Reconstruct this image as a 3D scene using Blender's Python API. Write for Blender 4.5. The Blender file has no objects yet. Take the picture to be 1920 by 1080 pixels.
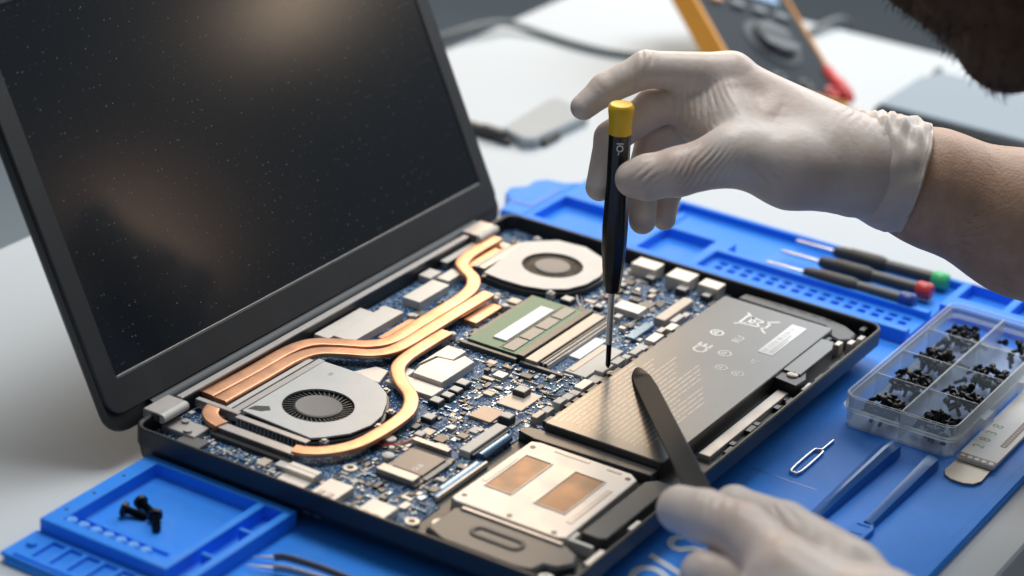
import bpy, bmesh, math, random
import numpy as np
from mathutils import Matrix, Vector
R = math.radians
rnd = random.Random(7)
S = bpy.context.scene
COL = S.collection

# ------------------------------------------------------------------ camera
cam_d = bpy.data.cameras.new("camera")
cam = bpy.data.objects.new("camera", cam_d); COL.objects.link(cam)
CR = ((0.85105758, 0.52017618, 0.07153832), (0.27003277, -0.31675157, -0.90925835), (-0.45031466, 0.7931489, -0.41003844))
cam.matrix_world = Matrix(((CR[0][0], -CR[1][0], -CR[2][0], 0.69694415),
                           (CR[0][1], -CR[1][1], -CR[2][1], -0.85755417),
                           (CR[0][2], -CR[1][2], -CR[2][2], 0.6048027), (0, 0, 0, 1)))
cam_d.sensor_width = 36; cam_d.lens = 87.73
cam_d.clip_start = .05; cam_d.clip_end = 60
cam_d.dof.use_dof = True; cam_d.dof.focus_distance = 1.31; cam_d.dof.aperture_fstop = 5.0
S.camera = cam

# ------------------------------------------------------------------ world, lamps, exposure
w = bpy.data.worlds.new("World"); S.world = w; w.use_nodes = True
w.node_tree.nodes["Background"].inputs[0].default_value = (.80, .90, 1, 1)
w.node_tree.nodes["Background"].inputs[1].default_value = .16
def lamp(name, loc, target, sx, sy, power, col):
    l = bpy.data.lights.new(name, 'AREA'); l.shape = 'RECTANGLE'; l.size = sx; l.size_y = sy
    l.energy = power; l.color = col
    o = bpy.data.objects.new(name, l); COL.objects.link(o)
    o.location = loc; o.rotation_euler = (Vector(target)-Vector(loc)).to_track_quat('-Z', 'Y').to_euler()
    return o
lamp("window_light", (.14, 1.80, 1.05), (.15, .25, 0), 1.44, 1.35, 21, (.88, .95, 1))
lamp("ceiling_light", (-.20, .62, 1.66), (.17, .25, 0), .8, .7, 19, (1, .985, .96))
lamp("warm_lamp", (-.62, 1.36, .78), (.18, .12, 0), .36, .42, 6.5, (1, .73, .47))
lamp("room_lamp", (.845, 1.500, .600), (-.082, .24, .168), .09, .05, .22, (1, .74, .52))
lamp("added_blob_light", (1.006, 1.211, .475), (-.045, .065, .096), .05, .15, .10, (1, .62, .40))  # unseen light, added for the brown blob mirrored in the screen
S.view_settings.view_transform = 'Standard'; S.view_settings.look = 'None'
S.view_settings.exposure = .14; S.view_settings.gamma = 1

# ------------------------------------------------------------------ materials
def lin(r, g, b):
    f = lambda c: (c/255/12.92) if c/255 <= .04045 else ((c/255+.055)/1.055)**2.4
    return (f(r), f(g), f(b), 1)
def mat(name, col, rough=.5, metal=0, var=0, vscale=200, bump=0, bscale=800, spec=.5, coat=0, sss=0, stretch=None, rvar=0):
    m = bpy.data.materials.new(name); m.use_nodes = True
    nt = m.node_tree; b = nt.nodes["Principled BSDF"]
    b.inputs["Base Color"].default_value = (*col[:3], 1)
    b.inputs["Roughness"].default_value = rough; b.inputs["Metallic"].default_value = metal
    b.inputs["Specular IOR Level"].default_value = spec
    if coat: b.inputs["Coat Weight"].default_value = coat; b.inputs["Coat Roughness"].default_value = .15
    if sss:
        b.inputs["Subsurface Weight"].default_value = sss; b.inputs["Subsurface Radius"].default_value = (1, .6, .4); b.inputs["Subsurface Scale"].default_value = .004
    tc = nt.nodes.new("ShaderNodeTexCoord"); src = tc.outputs["Object"]
    if stretch:
        mp = nt.nodes.new("ShaderNodeMapping"); mp.inputs["Scale"].default_value = stretch
        nt.links.new(src, mp.inputs[0]); src = mp.outputs[0]
    if var or rvar:
        n = nt.nodes.new("ShaderNodeTexNoise"); n.inputs["Scale"].default_value = vscale; n.inputs["Detail"].default_value = 6
        nt.links.new(src, n.inputs["Vector"])
        if var:
            mx = nt.nodes.new("ShaderNodeMix"); mx.data_type = 'RGBA'
            mx.inputs[6].default_value = (*[c*(1-var) for c in col[:3]], 1); mx.inputs[7].default_value = (*[min(1, c*(1+var)) for c in col[:3]], 1)
            nt.links.new(n.outputs["Fac"], mx.inputs[0]); nt.links.new(mx.outputs[2], b.inputs["Base Color"])
        if rvar:
            mr = nt.nodes.new("ShaderNodeMapRange"); mr.inputs[1].default_value = .3; mr.inputs[2].default_value = .7
            mr.inputs[3].default_value = max(.05, rough-rvar); mr.inputs[4].default_value = rough+rvar
            nt.links.new(n.outputs["Fac"], mr.inputs[0]); nt.links.new(mr.outputs[0], b.inputs["Roughness"])
    if bump:
        n2 = nt.nodes.new("ShaderNodeTexNoise"); n2.inputs["Scale"].default_value = bscale; n2.inputs["Detail"].default_value = 4
        nt.links.new(src, n2.inputs["Vector"])
        bp = nt.nodes.new("ShaderNodeBump"); bp.inputs["Strength"].default_value = bump; bp.inputs["Distance"].default_value = .001
        nt.links.new(n2.outputs["Fac"], bp.inputs["Height"]); nt.links.new(bp.outputs[0], b.inputs["Normal"])
    return m
M = {}
M['table'] = mat('white_laminate', (.54, .59, .63), .6, var=.04, vscale=6, rvar=.08, spec=.15)
M['floor'] = mat('grey_floor', (.40, .45, .48), .7, var=.1, vscale=3)
M['blue'] = mat('blue_silicone', (.030, .265, .92), .5, var=.06, vscale=60, bump=.12, bscale=900, spec=.18)
M['bluelit'] = mat('blue_silicone_lit', (.12, .40, .95), .5)  # mat blue made paler, light on the raised peg tops put into the colour
M['bluep'] = mat('blue_plastic', (.022, .15, .50), .3, var=.05, vscale=90)
M['black'] = mat('black_plastic', (.012, .013, .015), .42, bump=.1, bscale=2500)
M['bezel'] = mat('bezel_plastic', (.013, .015, .0175), .40, bump=.16, bscale=3500, var=.15, vscale=2500)
M['alu'] = mat('tinned_steel', (.66, .615, .56), .46, .25, var=.10, vscale=70, rvar=.08)
M['alud'] = mat('dull_steel', (.40, .37, .35), .45, .8, var=.12, vscale=90)
M['fan'] = mat('fan_cover_metal', (.50, .50, .49), .55, .25, var=.08, vscale=90, bump=.05, bscale=500)
M['copper'] = mat('copper', (.70, .355, .20), .38, .8, var=.14, vscale=55, rvar=.08, bump=.10, bscale=300)
M['cupatch'] = mat('copper_patch', (.20, .135, .085), .45, .5, var=.35, vscale=60, rvar=.08)
M['white'] = mat('white_part', (.56, .54, .505), .5, var=.08, vscale=300)
M['beige'] = mat('beige_part', (.47, .41, .35), .45, .2, var=.10, vscale=300)
M['tan'] = mat('brown_chip', (.30, .235, .19), .4, .2, var=.1, vscale=200)
M['dark'] = mat('dark_chip', (.030, .031, .034), .38, var=.15, vscale=300)
M['chip'] = mat('grey_chip', (.13, .12, .115), .4, .2, var=.1, vscale=200)
M['gold'] = mat('gold_plating', (.65, .42, .2), .3, .9)
M['green'] = mat('green_board', (.115, .215, .125), .5, var=.2, vscale=400)
M['steel'] = mat('bright_steel', (.80, .80, .81), .36, .9)
M['batt'] = mat('battery_wrap', (.12, .117, .113), .30, .58, var=.10, vscale=30, bump=.02, bscale=60)
M['print'] = mat('pale_print', (.80, .80, .78), .5)
M['fprint'] = mat('fine_print_ink', (.27, .25, .22), .32, .55)
M['lab'] = mat('white_label', (.80, .81, .82), .5, var=.03, vscale=200)
M['navy'] = mat('dark_slate_plastic', (.055, .060, .064), .42, var=.1, vscale=60)
M['bluegrey'] = mat('blue_foil', (.10, .18, .28), .25, .7)
M['ink'] = mat('white_ink', (.62, .70, .80), .55)
M['yellow'] = mat('yellow_cap', (.84, .52, .02), .4)
M['red'] = mat('red_cap', (.62, .05, .05), .35)
M['greenc'] = mat('green_cap', (.05, .58, .20), .35)
M['bluec'] = mat('blue_cap', (.01, .05, .28), .35)
M['grip'] = mat('ribbed_grip', (.035, .034, .033), .55, var=.2, vscale=300)
M['handle'] = mat('black_gloss_handle', (.010, .011, .012), .22)
M['glove'] = mat('latex_glove', (.71, .63, .575), .40, var=.05, vscale=70, bump=.25, bscale=260, sss=.15, spec=.4)
M['skin'] = mat('skin', (.52, .335, .235), .52, var=.25, vscale=140, bump=.35, bscale=700, sss=.06)
M['hair'] = mat('dark_hair', (.085, .048, .029), .7, var=.5, vscale=80, spec=.15)
M['shirt'] = mat('dark_shirt', (.05, .06, .08), .8, var=.1, vscale=200)
M['orange'] = mat('orange_boot', (.72, .31, .035), .5, var=.1, vscale=30)
M['slate'] = mat('slate_face', (.020, .030, .040), .7, var=.2, vscale=60, spec=.25)
M['slate2'] = mat('slate_ring', (.075, .088, .10), .6, spec=.3)
M['btn'] = mat('peach_button', (.72, .42, .25), .5)
M['btng'] = mat('grey_button', (.16, .19, .22), .5)
M['tablet'] = mat('silver_lid', (.27, .33, .39), .6, var=.04, vscale=20, spec=.3)
M['cable'] = mat('cable_rubber', (.16, .19, .20), .6)
M['phone'] = mat('pale_plastic', (.34, .38, .41), .5, var=.05, vscale=30, spec=.3)
M['scrap'] = mat('scraper_steel', (.36, .31, .25), .45, .7, var=.08, vscale=40)
M['scrh'] = mat('printed_handle', (.82, .80, .77), .5, var=.05, vscale=80)
M['scg'] = mat('green_print', (.28, .42, .22), .5)
M['scb'] = mat('brown_print', (.20, .095, .06), .5)
M['hub'] = mat('fan_hub_grey', (.17, .165, .16), .5, .2)
M['taupe'] = mat('taupe_chip', (.30, .27, .235), .45, var=.1, vscale=300)
M['pad'] = mat('bright_solder', (.78, .80, .80), .35, .3)
M['trace'] = mat('board_trace', (.045, .13, .26), .45)
M['fly'] = mat('arm_hair_brown', (.07, .04, .025), .6)
M['ltext'] = mat('grey_print', (.42, .44, .46), .6)
M['screw'] = mat('black_oxide', (.012, .013, .014), .33, .5)
def scuff(m, sc, amt, dust):
    nt = m.node_tree; b = nt.nodes["Principled BSDF"]; tc = nt.nodes.new("ShaderNodeTexCoord")
    n = nt.nodes.new("ShaderNodeTexNoise"); n.inputs["Scale"].default_value = sc; n.inputs["Detail"].default_value = 8; n.inputs["Roughness"].default_value = .7
    v = nt.nodes.new("ShaderNodeTexVoronoi"); v.inputs["Scale"].default_value = 330
    nt.links.new(tc.outputs["Object"], n.inputs["Vector"]); nt.links.new(tc.outputs["Object"], v.inputs["Vector"])
    r = nt.nodes.new("ShaderNodeMapRange"); r.inputs[1].default_value = .5; r.inputs[2].default_value = .75; r.inputs[4].default_value = amt; nt.links.new(n.outputs["Fac"], r.inputs[0])
    l = nt.nodes.new("ShaderNodeMapRange"); l.inputs[1].default_value = .04; l.inputs[2].default_value = .10; l.inputs[3].default_value = dust; l.inputs[4].default_value = 0; nt.links.new(v.outputs["Distance"], l.inputs[0])
    sc_ = nt.nodes.new("ShaderNodeSeparateColor"); nt.links.new(v.outputs["Color"], sc_.inputs[0])
    p = nt.nodes.new("ShaderNodeMath"); p.operation = 'POWER'; p.inputs[1].default_value = 5; nt.links.new(sc_.outputs[0], p.inputs[0])
    mu = nt.nodes.new("ShaderNodeMath"); mu.operation = 'MULTIPLY'; nt.links.new(l.outputs[0], mu.inputs[0]); nt.links.new(p.outputs[0], mu.inputs[1])
    ad = nt.nodes.new("ShaderNodeMath"); ad.use_clamp = True; nt.links.new(r.outputs[0], ad.inputs[0]); nt.links.new(mu.outputs[0], ad.inputs[1])
    mx = nt.nodes.new("ShaderNodeMix"); mx.data_type = 'RGBA'; mx.inputs[7].default_value = (.55, .62, .72, 1)
    src = b.inputs["Base Color"].links[0].from_socket; nt.links.new(ad.outputs[0], mx.inputs[0]); nt.links.new(src, mx.inputs[6]); nt.links.new(mx.outputs[2], b.inputs["Base Color"])
def tint(m, scale, col, amt):
    nt = m.node_tree; b = nt.nodes["Principled BSDF"]; tc = nt.nodes.new("ShaderNodeTexCoord")
    n = nt.nodes.new("ShaderNodeTexNoise"); n.inputs["Scale"].default_value = scale; n.inputs["Detail"].default_value = 5; nt.links.new(tc.outputs["Object"], n.inputs["Vector"])
    r = nt.nodes.new("ShaderNodeMapRange"); r.inputs[1].default_value = .42; r.inputs[2].default_value = .68; r.inputs[4].default_value = amt; nt.links.new(n.outputs["Fac"], r.inputs[0])
    mx = nt.nodes.new("ShaderNodeMix"); mx.data_type = 'RGBA'; mx.inputs[7].default_value = (*col, 1)
    src = b.inputs["Base Color"].links[0].from_socket; nt.links.new(r.outputs[0], mx.inputs[0]); nt.links.new(src, mx.inputs[6]); nt.links.new(mx.outputs[2], b.inputs["Base Color"])
tint(M['glove'], 30, (.58, .41, .33), .5)
tint(M['cupatch'], 90, (.40, .19, .09), .5)
tint(M['copper'], 60, (.40, .20, .12), .5)
scuff(M['blue'], 26, .10, .5)
scuff(M['bezel'], 30, .02, .35)
# motherboard: blue solder mask with fine traces, pads and vias
def pcb_mat():
    m = mat('blue_solder_mask', (.02, .07, .17), .55, spec=.15)
    nt = m.node_tree; b = nt.nodes["Principled BSDF"]; tc = nt.nodes.new("ShaderNodeTexCoord")
    def vor(scale, feat='F1', stretch=(1, 1, 1)):
        mp = nt.nodes.new("ShaderNodeMapping"); mp.inputs["Scale"].default_value = stretch
        v = nt.nodes.new("ShaderNodeTexVoronoi"); v.inputs["Scale"].default_value = scale; v.distance = 'CHEBYCHEV'
        nt.links.new(tc.outputs["Object"], mp.inputs[0]); nt.links.new(mp.outputs[0], v.inputs["Vector"]); return v
    v1 = vor(260); r1 = nt.nodes.new("ShaderNodeValToRGB"); nt.links.new(v1.outputs["Color"], r1.inputs[0])
    e = r1.color_ramp.elements; e[0].position = .15; e[0].color = (.007, .036, .105, 1); e[1].position = .9; e[1].color = (.13, .21, .28, 1)
    x = r1.color_ramp.elements.new(.6); x.color = (.016, .080, .20, 1)
    v2 = vor(700); lt = nt.nodes.new("ShaderNodeMath"); lt.operation = 'LESS_THAN'; lt.inputs[1].default_value = .22
    nt.links.new(v2.outputs["Distance"], lt.inputs[0])
    mx = nt.nodes.new("ShaderNodeMix"); mx.data_type = 'RGBA'; mx.inputs[7].default_value = (.52, .58, .62, 1)
    nt.links.new(lt.outputs[0], mx.inputs[0]); nt.links.new(r1.outputs[0], mx.inputs[6])
    nt.links.new(mx.outputs[2], b.inputs["Base Color"])
    bp = nt.nodes.new("ShaderNodeBump"); bp.inputs["Strength"].default_value = .5; bp.inputs["Distance"].default_value = .0006
    nt.links.new(v1.outputs["Distance"], bp.inputs["Height"]); nt.links.new(bp.outputs[0], b.inputs["Normal"])
    return m
M['pcb'] = pcb_mat()
# screen: dark gloss with specks of dust and a faint smeared film
def screen_mat():
    m = mat('dark_glossy_screen', (.006, .010, .014), .16, spec=.5)
    nt = m.node_tree; b = nt.nodes["Principled BSDF"]; tc = nt.nodes.new("ShaderNodeTexCoord")
    v = nt.nodes.new("ShaderNodeTexVoronoi"); v.inputs["Scale"].default_value = 430; nt.links.new(tc.outputs["Object"], v.inputs["Vector"])
    lt = nt.nodes.new("ShaderNodeMapRange"); lt.inputs[1].default_value = .06; lt.inputs[2].default_value = .17; lt.inputs[3].default_value = 1; lt.inputs[4].default_value = 0
    nt.links.new(v.outputs["Distance"], lt.inputs[0])
    sx = nt.nodes.new("ShaderNodeSeparateColor"); nt.links.new(v.outputs["Color"], sx.inputs[0])
    pw = nt.nodes.new("ShaderNodeMath"); pw.operation = 'POWER'; pw.inputs[1].default_value = 4; nt.links.new(sx.outputs[0], pw.inputs[0])
    n = nt.nodes.new("ShaderNodeTexNoise"); n.inputs["Scale"].default_value = 9; nt.links.new(tc.outputs["Object"], n.inputs["Vector"])
    mu = nt.nodes.new("ShaderNodeMath"); mu.operation = 'MULTIPLY'; nt.links.new(lt.outputs[0], mu.inputs[0]); nt.links.new(pw.outputs[0], mu.inputs[1])
    mx = nt.nodes.new("ShaderNodeMix"); mx.data_type = 'RGBA'; mx.inputs[6].default_value = (.006, .010, .014, 1); mx.inputs[7].default_value = (.30, .33, .34, 1)
    nt.links.new(mu.outputs[0], mx.inputs[0]); nt.links.new(mx.outputs[2], b.inputs["Base Color"])
    mr = nt.nodes.new("ShaderNodeMapRange"); mr.inputs[3].default_value = .15; mr.inputs[4].default_value = .19; nt.links.new(n.outputs["Fac"], mr.inputs[0])
    ad = nt.nodes.new("ShaderNodeMath"); ad.operation = 'MAXIMUM'; nt.links.new(mr.outputs[0], ad.inputs[0]); nt.links.new(mu.outputs[0], ad.inputs[1])
    nt.links.new(ad.outputs[0], b.inputs["Roughness"])
    return m
M['screen'] = screen_mat()
def clear_mat():
    m = bpy.data.materials.new('clear_plastic'); m.use_nodes = True; nt = m.node_tree
    b = nt.nodes["Principled BSDF"]; b.inputs["Base Color"].default_value = (.80, .85, .88, 1); b.inputs["Roughness"].default_value = .22
    t = nt.nodes.new("ShaderNodeBsdfTransparent"); t.inputs[0].default_value = (.93, .95, .96, 1)
    mx = nt.nodes.new("ShaderNodeMixShader")
    lw = nt.nodes.new("ShaderNodeLayerWeight"); lw.inputs[0].default_value = .35
    mr = nt.nodes.new("ShaderNodeMapRange"); mr.inputs[3].default_value = .10; mr.inputs[4].default_value = .62
    nt.links.new(lw.outputs["Facing"], mr.inputs[0]); nt.links.new(mr.outputs[0], mx.inputs[0])
    nt.links.new(t.outputs[0], mx.inputs[1]); nt.links.new(b.outputs[0], mx.inputs[2])
    nt.links.new(mx.outputs[0], nt.nodes["Material Output"].inputs[0]); return m
M['clear'] = clear_mat()

# ------------------------------------------------------------------ mesh helpers (all lengths in millimetres)
class MB:
    def __init__(s): s.v = []; s.f = []; s.m = []; s.cur = 0
    def add(s, vs, fs):
        o = len(s.v); s.v += [tuple(map(float, p)) for p in vs]
        for f in fs: s.f.append(tuple(i+o for i in f)); s.m.append(s.cur)
        return s
    def box(s, x0, x1, y0, y1, z0, z1, c=0.0):
        return s.prism([(x0, y0), (x1, y0), (x1, y1), (x0, y1)], z0, z1, c)
    def prism(s, poly, z0, z1, c=0.0):
        a = sum(poly[i][0]*poly[(i+1) % len(poly)][1]-poly[(i+1) % len(poly)][0]*poly[i][1] for i in range(len(poly)))
        if a < 0: poly = poly[::-1]
        n = len(poly); loops = [[(x, y, z0) for x, y in poly]]
        if c > 0:
            loops.append([(x, y, z1-c) for x, y in poly]); loops.append([(x, y, z1) for x, y in inset(poly, c)])
        else: loops.append([(x, y, z1) for x, y in poly])
        return s.loft(loops)
    def loft(s, loops, cap0=True, cap1=True, closed=True):
        n = len(loops[0]); vs = [p for l in loops for p in l]; fs = []
        for k in range(len(loops)-1):
            for i in range(n if closed else n-1):
                j = (i+1) % n; fs.append((k*n+i, k*n+j, (k+1)*n+j, (k+1)*n+i))
        if cap0: fs.append(tuple(range(n))[::-1])
        if cap1: fs.append(tuple(range((len(loops)-1)*n, len(loops)*n)))
        return s.add(vs, fs)
    def ring(s, outer, inner, z0, z1, c=0.0):
        n = len(outer)
        L = [[(x, y, z0) for x, y in outer], [(x, y, z1-c) for x, y in outer], [(x, y, z1) for x, y in inset(outer, c)] if c else None,
             [(x, y, z1) for x, y in inset(inner, -c)] if c else None, [(x, y, z1-c) for x, y in inner], [(x, y, z0) for x, y in inner]]
        L = [l for l in L if l]
        vs = [p for l in L for p in l]; k = len(L); fs = []
        for a in range(k):
            b = (a+1) % k
            for i in range(n):
                j = (i+1) % n; fs.append((a*n+i, a*n+j, b*n+j, b*n+i))
        return s.add(vs, fs)
    def lathe(s, prof, a, b, seg=20, cap0=True, cap1=True):
        """profile of (distance along a->b, radius)"""
        a = Vector(a); d = (Vector(b)-a).normalized(); u = d.orthogonal().normalized(); v = d.cross(u)
        loops = []
        for t, r in prof:
            c = a+d*t; loops.append([tuple(c+(u*math.cos(2*math.pi*i/seg)+v*math.sin(2*math.pi*i/seg))*r) for i in range(seg)])
        return s.loft(loops, cap0, cap1)
    def cyl(s, a, b, r, seg=16, c=0.0):
        L = (Vector(b)-Vector(a)).length
        return s.lathe([(0, r), (L-c, r), (L, r-c)] if c else [(0, r), (L, r)], a, b, seg)
    def tube(s, pts, r, seg=8):
        return s.flat(pts, r, r, seg)
    def flat(s, pts, rw, rh, seg=16, p=2.6):
        """swept superellipse: half width rw across (horizontal), half height rh"""
        pts = [Vector(q) for q in pts]; loops = []
        for i, q in enumerate(pts):
            t = (pts[min(i+1, len(pts)-1)]-pts[max(i-1, 0)]).normalized()
            up = Vector((0, 0, 1)) if abs(t.z) < .9 else Vector((1, 0, 0))
            sd = t.cross(up).normalized(); up = sd.cross(t)
            l = []
            for k in range(seg):
                a = 2*math.pi*k/seg; ca, sa = math.cos(a), math.sin(a)
                l.append(tuple(q+sd*(rw*math.copysign(abs(ca)**(2/p), ca))+up*(rh*math.copysign(abs(sa)**(2/p), sa))))
            loops.append(l)
        return s.loft(loops)
def inset(poly, d):
    n = len(poly); out = []
    for i in range(n):
        p0, p1, p2 = Vector(poly[i-1]), Vector(poly[i]), Vector(poly[(i+1) % n])
        a = (p1-p0); b = (p2-p1)
        if a.length < 1e-6 or b.length < 1e-6: out.append(tuple(p1)); continue
        a.normalize(); b.normalize(); na = Vector((-a.y, a.x)); nb = Vector((-b.y, b.x))
        m = na+nb; k = m.length_squared
        m = m*(2/k) if k > .2 else na
        out.append(tuple(p1+m*d))
    return out
def rrect(x0, x1, y0, y1, r, k=6):
    out = []
    for cx, cy, a0 in ((x1-r, y1-r, 0), (x0+r, y1-r, 90), (x0+r, y0+r, 180), (x1-r, y0+r, 270)):
        for i in range(k+1):
            a = R(a0+90*i/k); out.append((cx+r*math.cos(a), cy+r*math.sin(a)))
    return out
def smooth_path(pts, n=8):
    P = [Vector(p) for p in pts]; out = []
    for i in range(len(P)-1):
        p0, p1, p2, p3 = P[max(i-1, 0)], P[i], P[i+1], P[min(i+2, len(P)-1)]
        for k in range(n):
            t = k/n
            out.append(.5*((2*p1)+(p2-p0)*t+(2*p0-5*p1+4*p2-p3)*t*t+(3*p1-p0-3*p2+p3)*t**3))
    out.append(P[-1]); return out
def tag(o, label=None, cat=None, group=None, kind=None):
    for k, v in (('label', label), ('category', cat), ('group', group), ('kind', kind)):
        if v: o[k] = v
    return o
def empty(name, loc, label, cat, group=None):
    o = bpy.data.objects.new(name, None); COL.objects.link(o); o.location = Vector(loc)*.001; o.empty_display_size = .01
    return tag(o, label, cat, group)
def wloc(o):
    v = Vector((0, 0, 0))
    while o: v += o.location; o = o.parent
    return v
def build(name, mb, material, parent=None, smooth=None, bevel=0, local=False, origin=None):
    """links the collected shapes as ONE mesh object; points are world millimetres unless local"""
    me = bpy.data.meshes.new(name)
    off = Vector((0, 0, 0)) if local else (wloc(parent)*1000 if parent else Vector(origin or (0, 0, 0)))
    me.from_pydata([((x-off.x)*.001, (y-off.y)*.001, (z-off.z)*.001) for x, y, z in mb.v], [], mb.f)
    ms = material if isinstance(material, (list, tuple)) else [material]
    for m in ms: me.materials.append(m)
    if len(ms) > 1: me.polygons.foreach_set('material_index', mb.m)
    bm = bmesh.new(); bm.from_mesh(me); bmesh.ops.remove_doubles(bm, verts=bm.verts, dist=1e-7)
    bmesh.ops.recalc_face_normals(bm, faces=bm.faces); bm.to_mesh(me); bm.free()
    if smooth is not None:
        me.polygons.foreach_set('use_smooth', [True]*len(me.polygons)); me.set_sharp_from_angle(angle=R(smooth))
    me.update()
    o = bpy.data.objects.new(name, me); COL.objects.link(o)
    if parent: o.parent = parent
    elif not local and origin: o.location = Vector(origin)*.001
    if bevel:
        b = o.modifiers.new('bevel', 'BEVEL'); b.width = bevel*.001; b.segments = 2; b.limit_method = 'ANGLE'; b.angle_limit = R(50)
    return o
def arr(name, v, f, material, parent):
    me = bpy.data.meshes.new(name); off = np.array(wloc(parent)*1000) if parent else np.zeros(3)
    me.from_pydata(((v-off)*.001).tolist(), [], f.tolist() if hasattr(f, 'tolist') else f); me.materials.append(material)
    me.polygons.foreach_set('use_smooth', [True]*len(me.polygons)); me.update()
    o = bpy.data.objects.new(name, me); COL.objects.link(o); o.parent = parent; return o
def text(name, s, size, mtx, material, parent, shear=0, bold=0, depth=.08, align='LEFT', sy=1):
    c = bpy.data.curves.new(name, 'FONT'); c.body = s; c.size = size*.001; c.shear = shear; c.offset = bold*.001; c.extrude = depth*.001
    c.align_x = align; c.resolution_u = 4
    t = bpy.data.objects.new('tmp', c); COL.objects.link(t); bpy.context.view_layer.update()
    me = bpy.data.meshes.new_from_object(t.evaluated_get(bpy.context.evaluated_depsgraph_get())); bpy.data.objects.remove(t)
    me.name = name; me.transform(Matrix.Translation(-wloc(parent)) @ mtx); me.materials.clear(); me.materials.append(material)
    o = bpy.data.objects.new(name, me); COL.objects.link(o); o.parent = parent; return o
def rotz(x, y, z, a): return Matrix.Translation(Vector((x, y, z))*.001) @ Matrix.Rotation(R(a), 4, 'Z')

# ------------------------------------------------------------------ signed-distance bodies (hands, head, arms) -> one continuous surface
def smin(a, b, k):
    h = np.clip(.5+.5*(b-a)/k, 0, 1); return b*(1-h)+a*h-k*h*(1-h)
class SDF:
    def __init__(s, lo, hi, vox):
        s.lo = np.array(lo, np.float32); s.vox = vox
        s.n = np.ceil((np.array(hi)-s.lo)/vox).astype(int)+1
    def new(s): return np.full(s.n, 40, np.float32)
    def grid(s, sl):
        ax = [s.lo[i]+s.vox*np.arange(sl[i].start, sl[i].stop, dtype=np.float32) for i in range(3)]
        return np.meshgrid(*ax, indexing='ij', sparse=True)
    def region(s, pts, r):
        pts = np.array(pts); a = np.floor((pts.min(0)-r-s.lo)/s.vox).astype(int); b = np.ceil((pts.max(0)+r-s.lo)/s.vox).astype(int)
        return tuple(slice(max(0, int(a[i])), max(0, min(int(s.n[i]), int(b[i])))) for i in range(3))
    def cap(s, D, a, b, ra, rb, k=4.0):
        sl = s.region([a, b], max(ra, rb)+14+k)
        if any(q.stop <= q.start for q in sl): return
        X, Y, Z = s.grid(sl); a = np.array(a, np.float32); d = np.array(b, np.float32)-a; L = float(d@d)+1e-9
        px, py, pz = X-a[0], Y-a[1], Z-a[2]
        t = np.clip((px*d[0]+py*d[1]+pz*d[2])/L, 0, 1)
        q = np.sqrt((px-t*d[0])**2+(py-t*d[1])**2+(pz-t*d[2])**2)-(ra+t*(rb-ra))
        D[sl] = smin(D[sl], q, k)
    def ell(s, D, c, ax, rad, k=4.0):
        sl = s.region([c], max(rad)+14+k); X, Y, Z = s.grid(sl)
        px, py, pz = X-c[0], Y-c[1], Z-c[2]; q = 0
        for a, r in zip(ax, rad): q = q+((px*a[0]+py*a[1]+pz*a[2])/r)**2
        q = np.sqrt(q); D[sl] = smin(D[sl], (q-1)*min(rad), k)
    def chain(s, D, pts, rs, k=2.5):
        for i in range(len(pts)-1): s.cap(D, pts[i], pts[i+1], rs[i], rs[i+1], k)
    def wrinkle(s, D, c, rad, dr, lam, amp, seed=0):
        sl = s.region([c], rad*1.8); X, Y, Z = s.grid(sl)
        dr = np.array(dr, float); dr /= np.linalg.norm(dr)
        px, py, pz = X-c[0], Y-c[1], Z-c[2]
        e = np.exp(-(px*px+py*py+pz*pz)/(rad*rad)); ph = (px*dr[0]+py*dr[1]+pz*dr[2])*(2*math.pi/lam)
        ph = ph+1.3*np.sin(px*.19+seed)+1.3*np.sin(py*.23+2*seed)+1.1*np.sin(pz*.27+seed*3)
        D[sl] += amp*e*(1-np.abs(np.sin(ph*.5)))**1.6
    def mesh(s, D):
        I = D < 0; n = D.shape
        cnt = np.zeros([q-1 for q in n], np.int16); P = np.zeros([q-1 for q in n]+[3], np.float32) if False else None
        sgn = np.zeros([q-1 for q in n], np.uint8)
        for dx in (0, 1):
            for dy in (0, 1):
                for dz in (0, 1): sgn += I[dx:n[0]-1+dx, dy:n[1]-1+dy, dz:n[2]-1+dz]
        act = (sgn > 0) & (sgn < 8); idx = np.full(act.shape, -1, np.int64); C = np.argwhere(act); idx[act] = np.arange(len(C))
        acc = np.zeros((len(C), 3)); num = np.zeros(len(C)); cor = [(a, b, c) for a in (0, 1) for b in (0, 1) for c in (0, 1)]
        val = {o: D[C[:, 0]+o[0], C[:, 1]+o[1], C[:, 2]+o[2]] for o in cor}
        for o in cor:
            for ax in range(3):
                if o[ax]: continue
                o2 = list(o); o2[ax] = 1; o2 = tuple(o2); a, b = val[o], val[o2]; m = (a < 0) != (b < 0)
                t = np.where(m, a/np.where(a == b, 1, a-b), 0)
                for i in range(3): acc[:, i] += np.where(m, o[i]+(t if i == ax else 0), 0)
                num += m
        V = s.lo+(C+acc/num[:, None])*s.vox; F = []
        for ax in range(3):
            u, v = (ax+1) % 3, (ax+2) % 3
            a = [slice(0, n[i]-1) if i == ax else slice(1, n[i]-1) for i in range(3)]; b = list(a); b[ax] = slice(1, n[ax])
            A = I[tuple(a)]; B = I[tuple(b)]; E = np.argwhere(A != B); E[:, u] += 1; E[:, v] += 1
            fl = A[A != B]
            def g(du, dv):
                q = E.copy(); q[:, u] += du; q[:, v] += dv; return idx[q[:, 0], q[:, 1], q[:, 2]]
            q = np.stack([g(-1, -1), g(0, -1), g(0, 0), g(-1, 0)], 1); q[~fl] = q[~fl][:, ::-1]; F.append(q)
        return V, np.concatenate(F)
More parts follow.
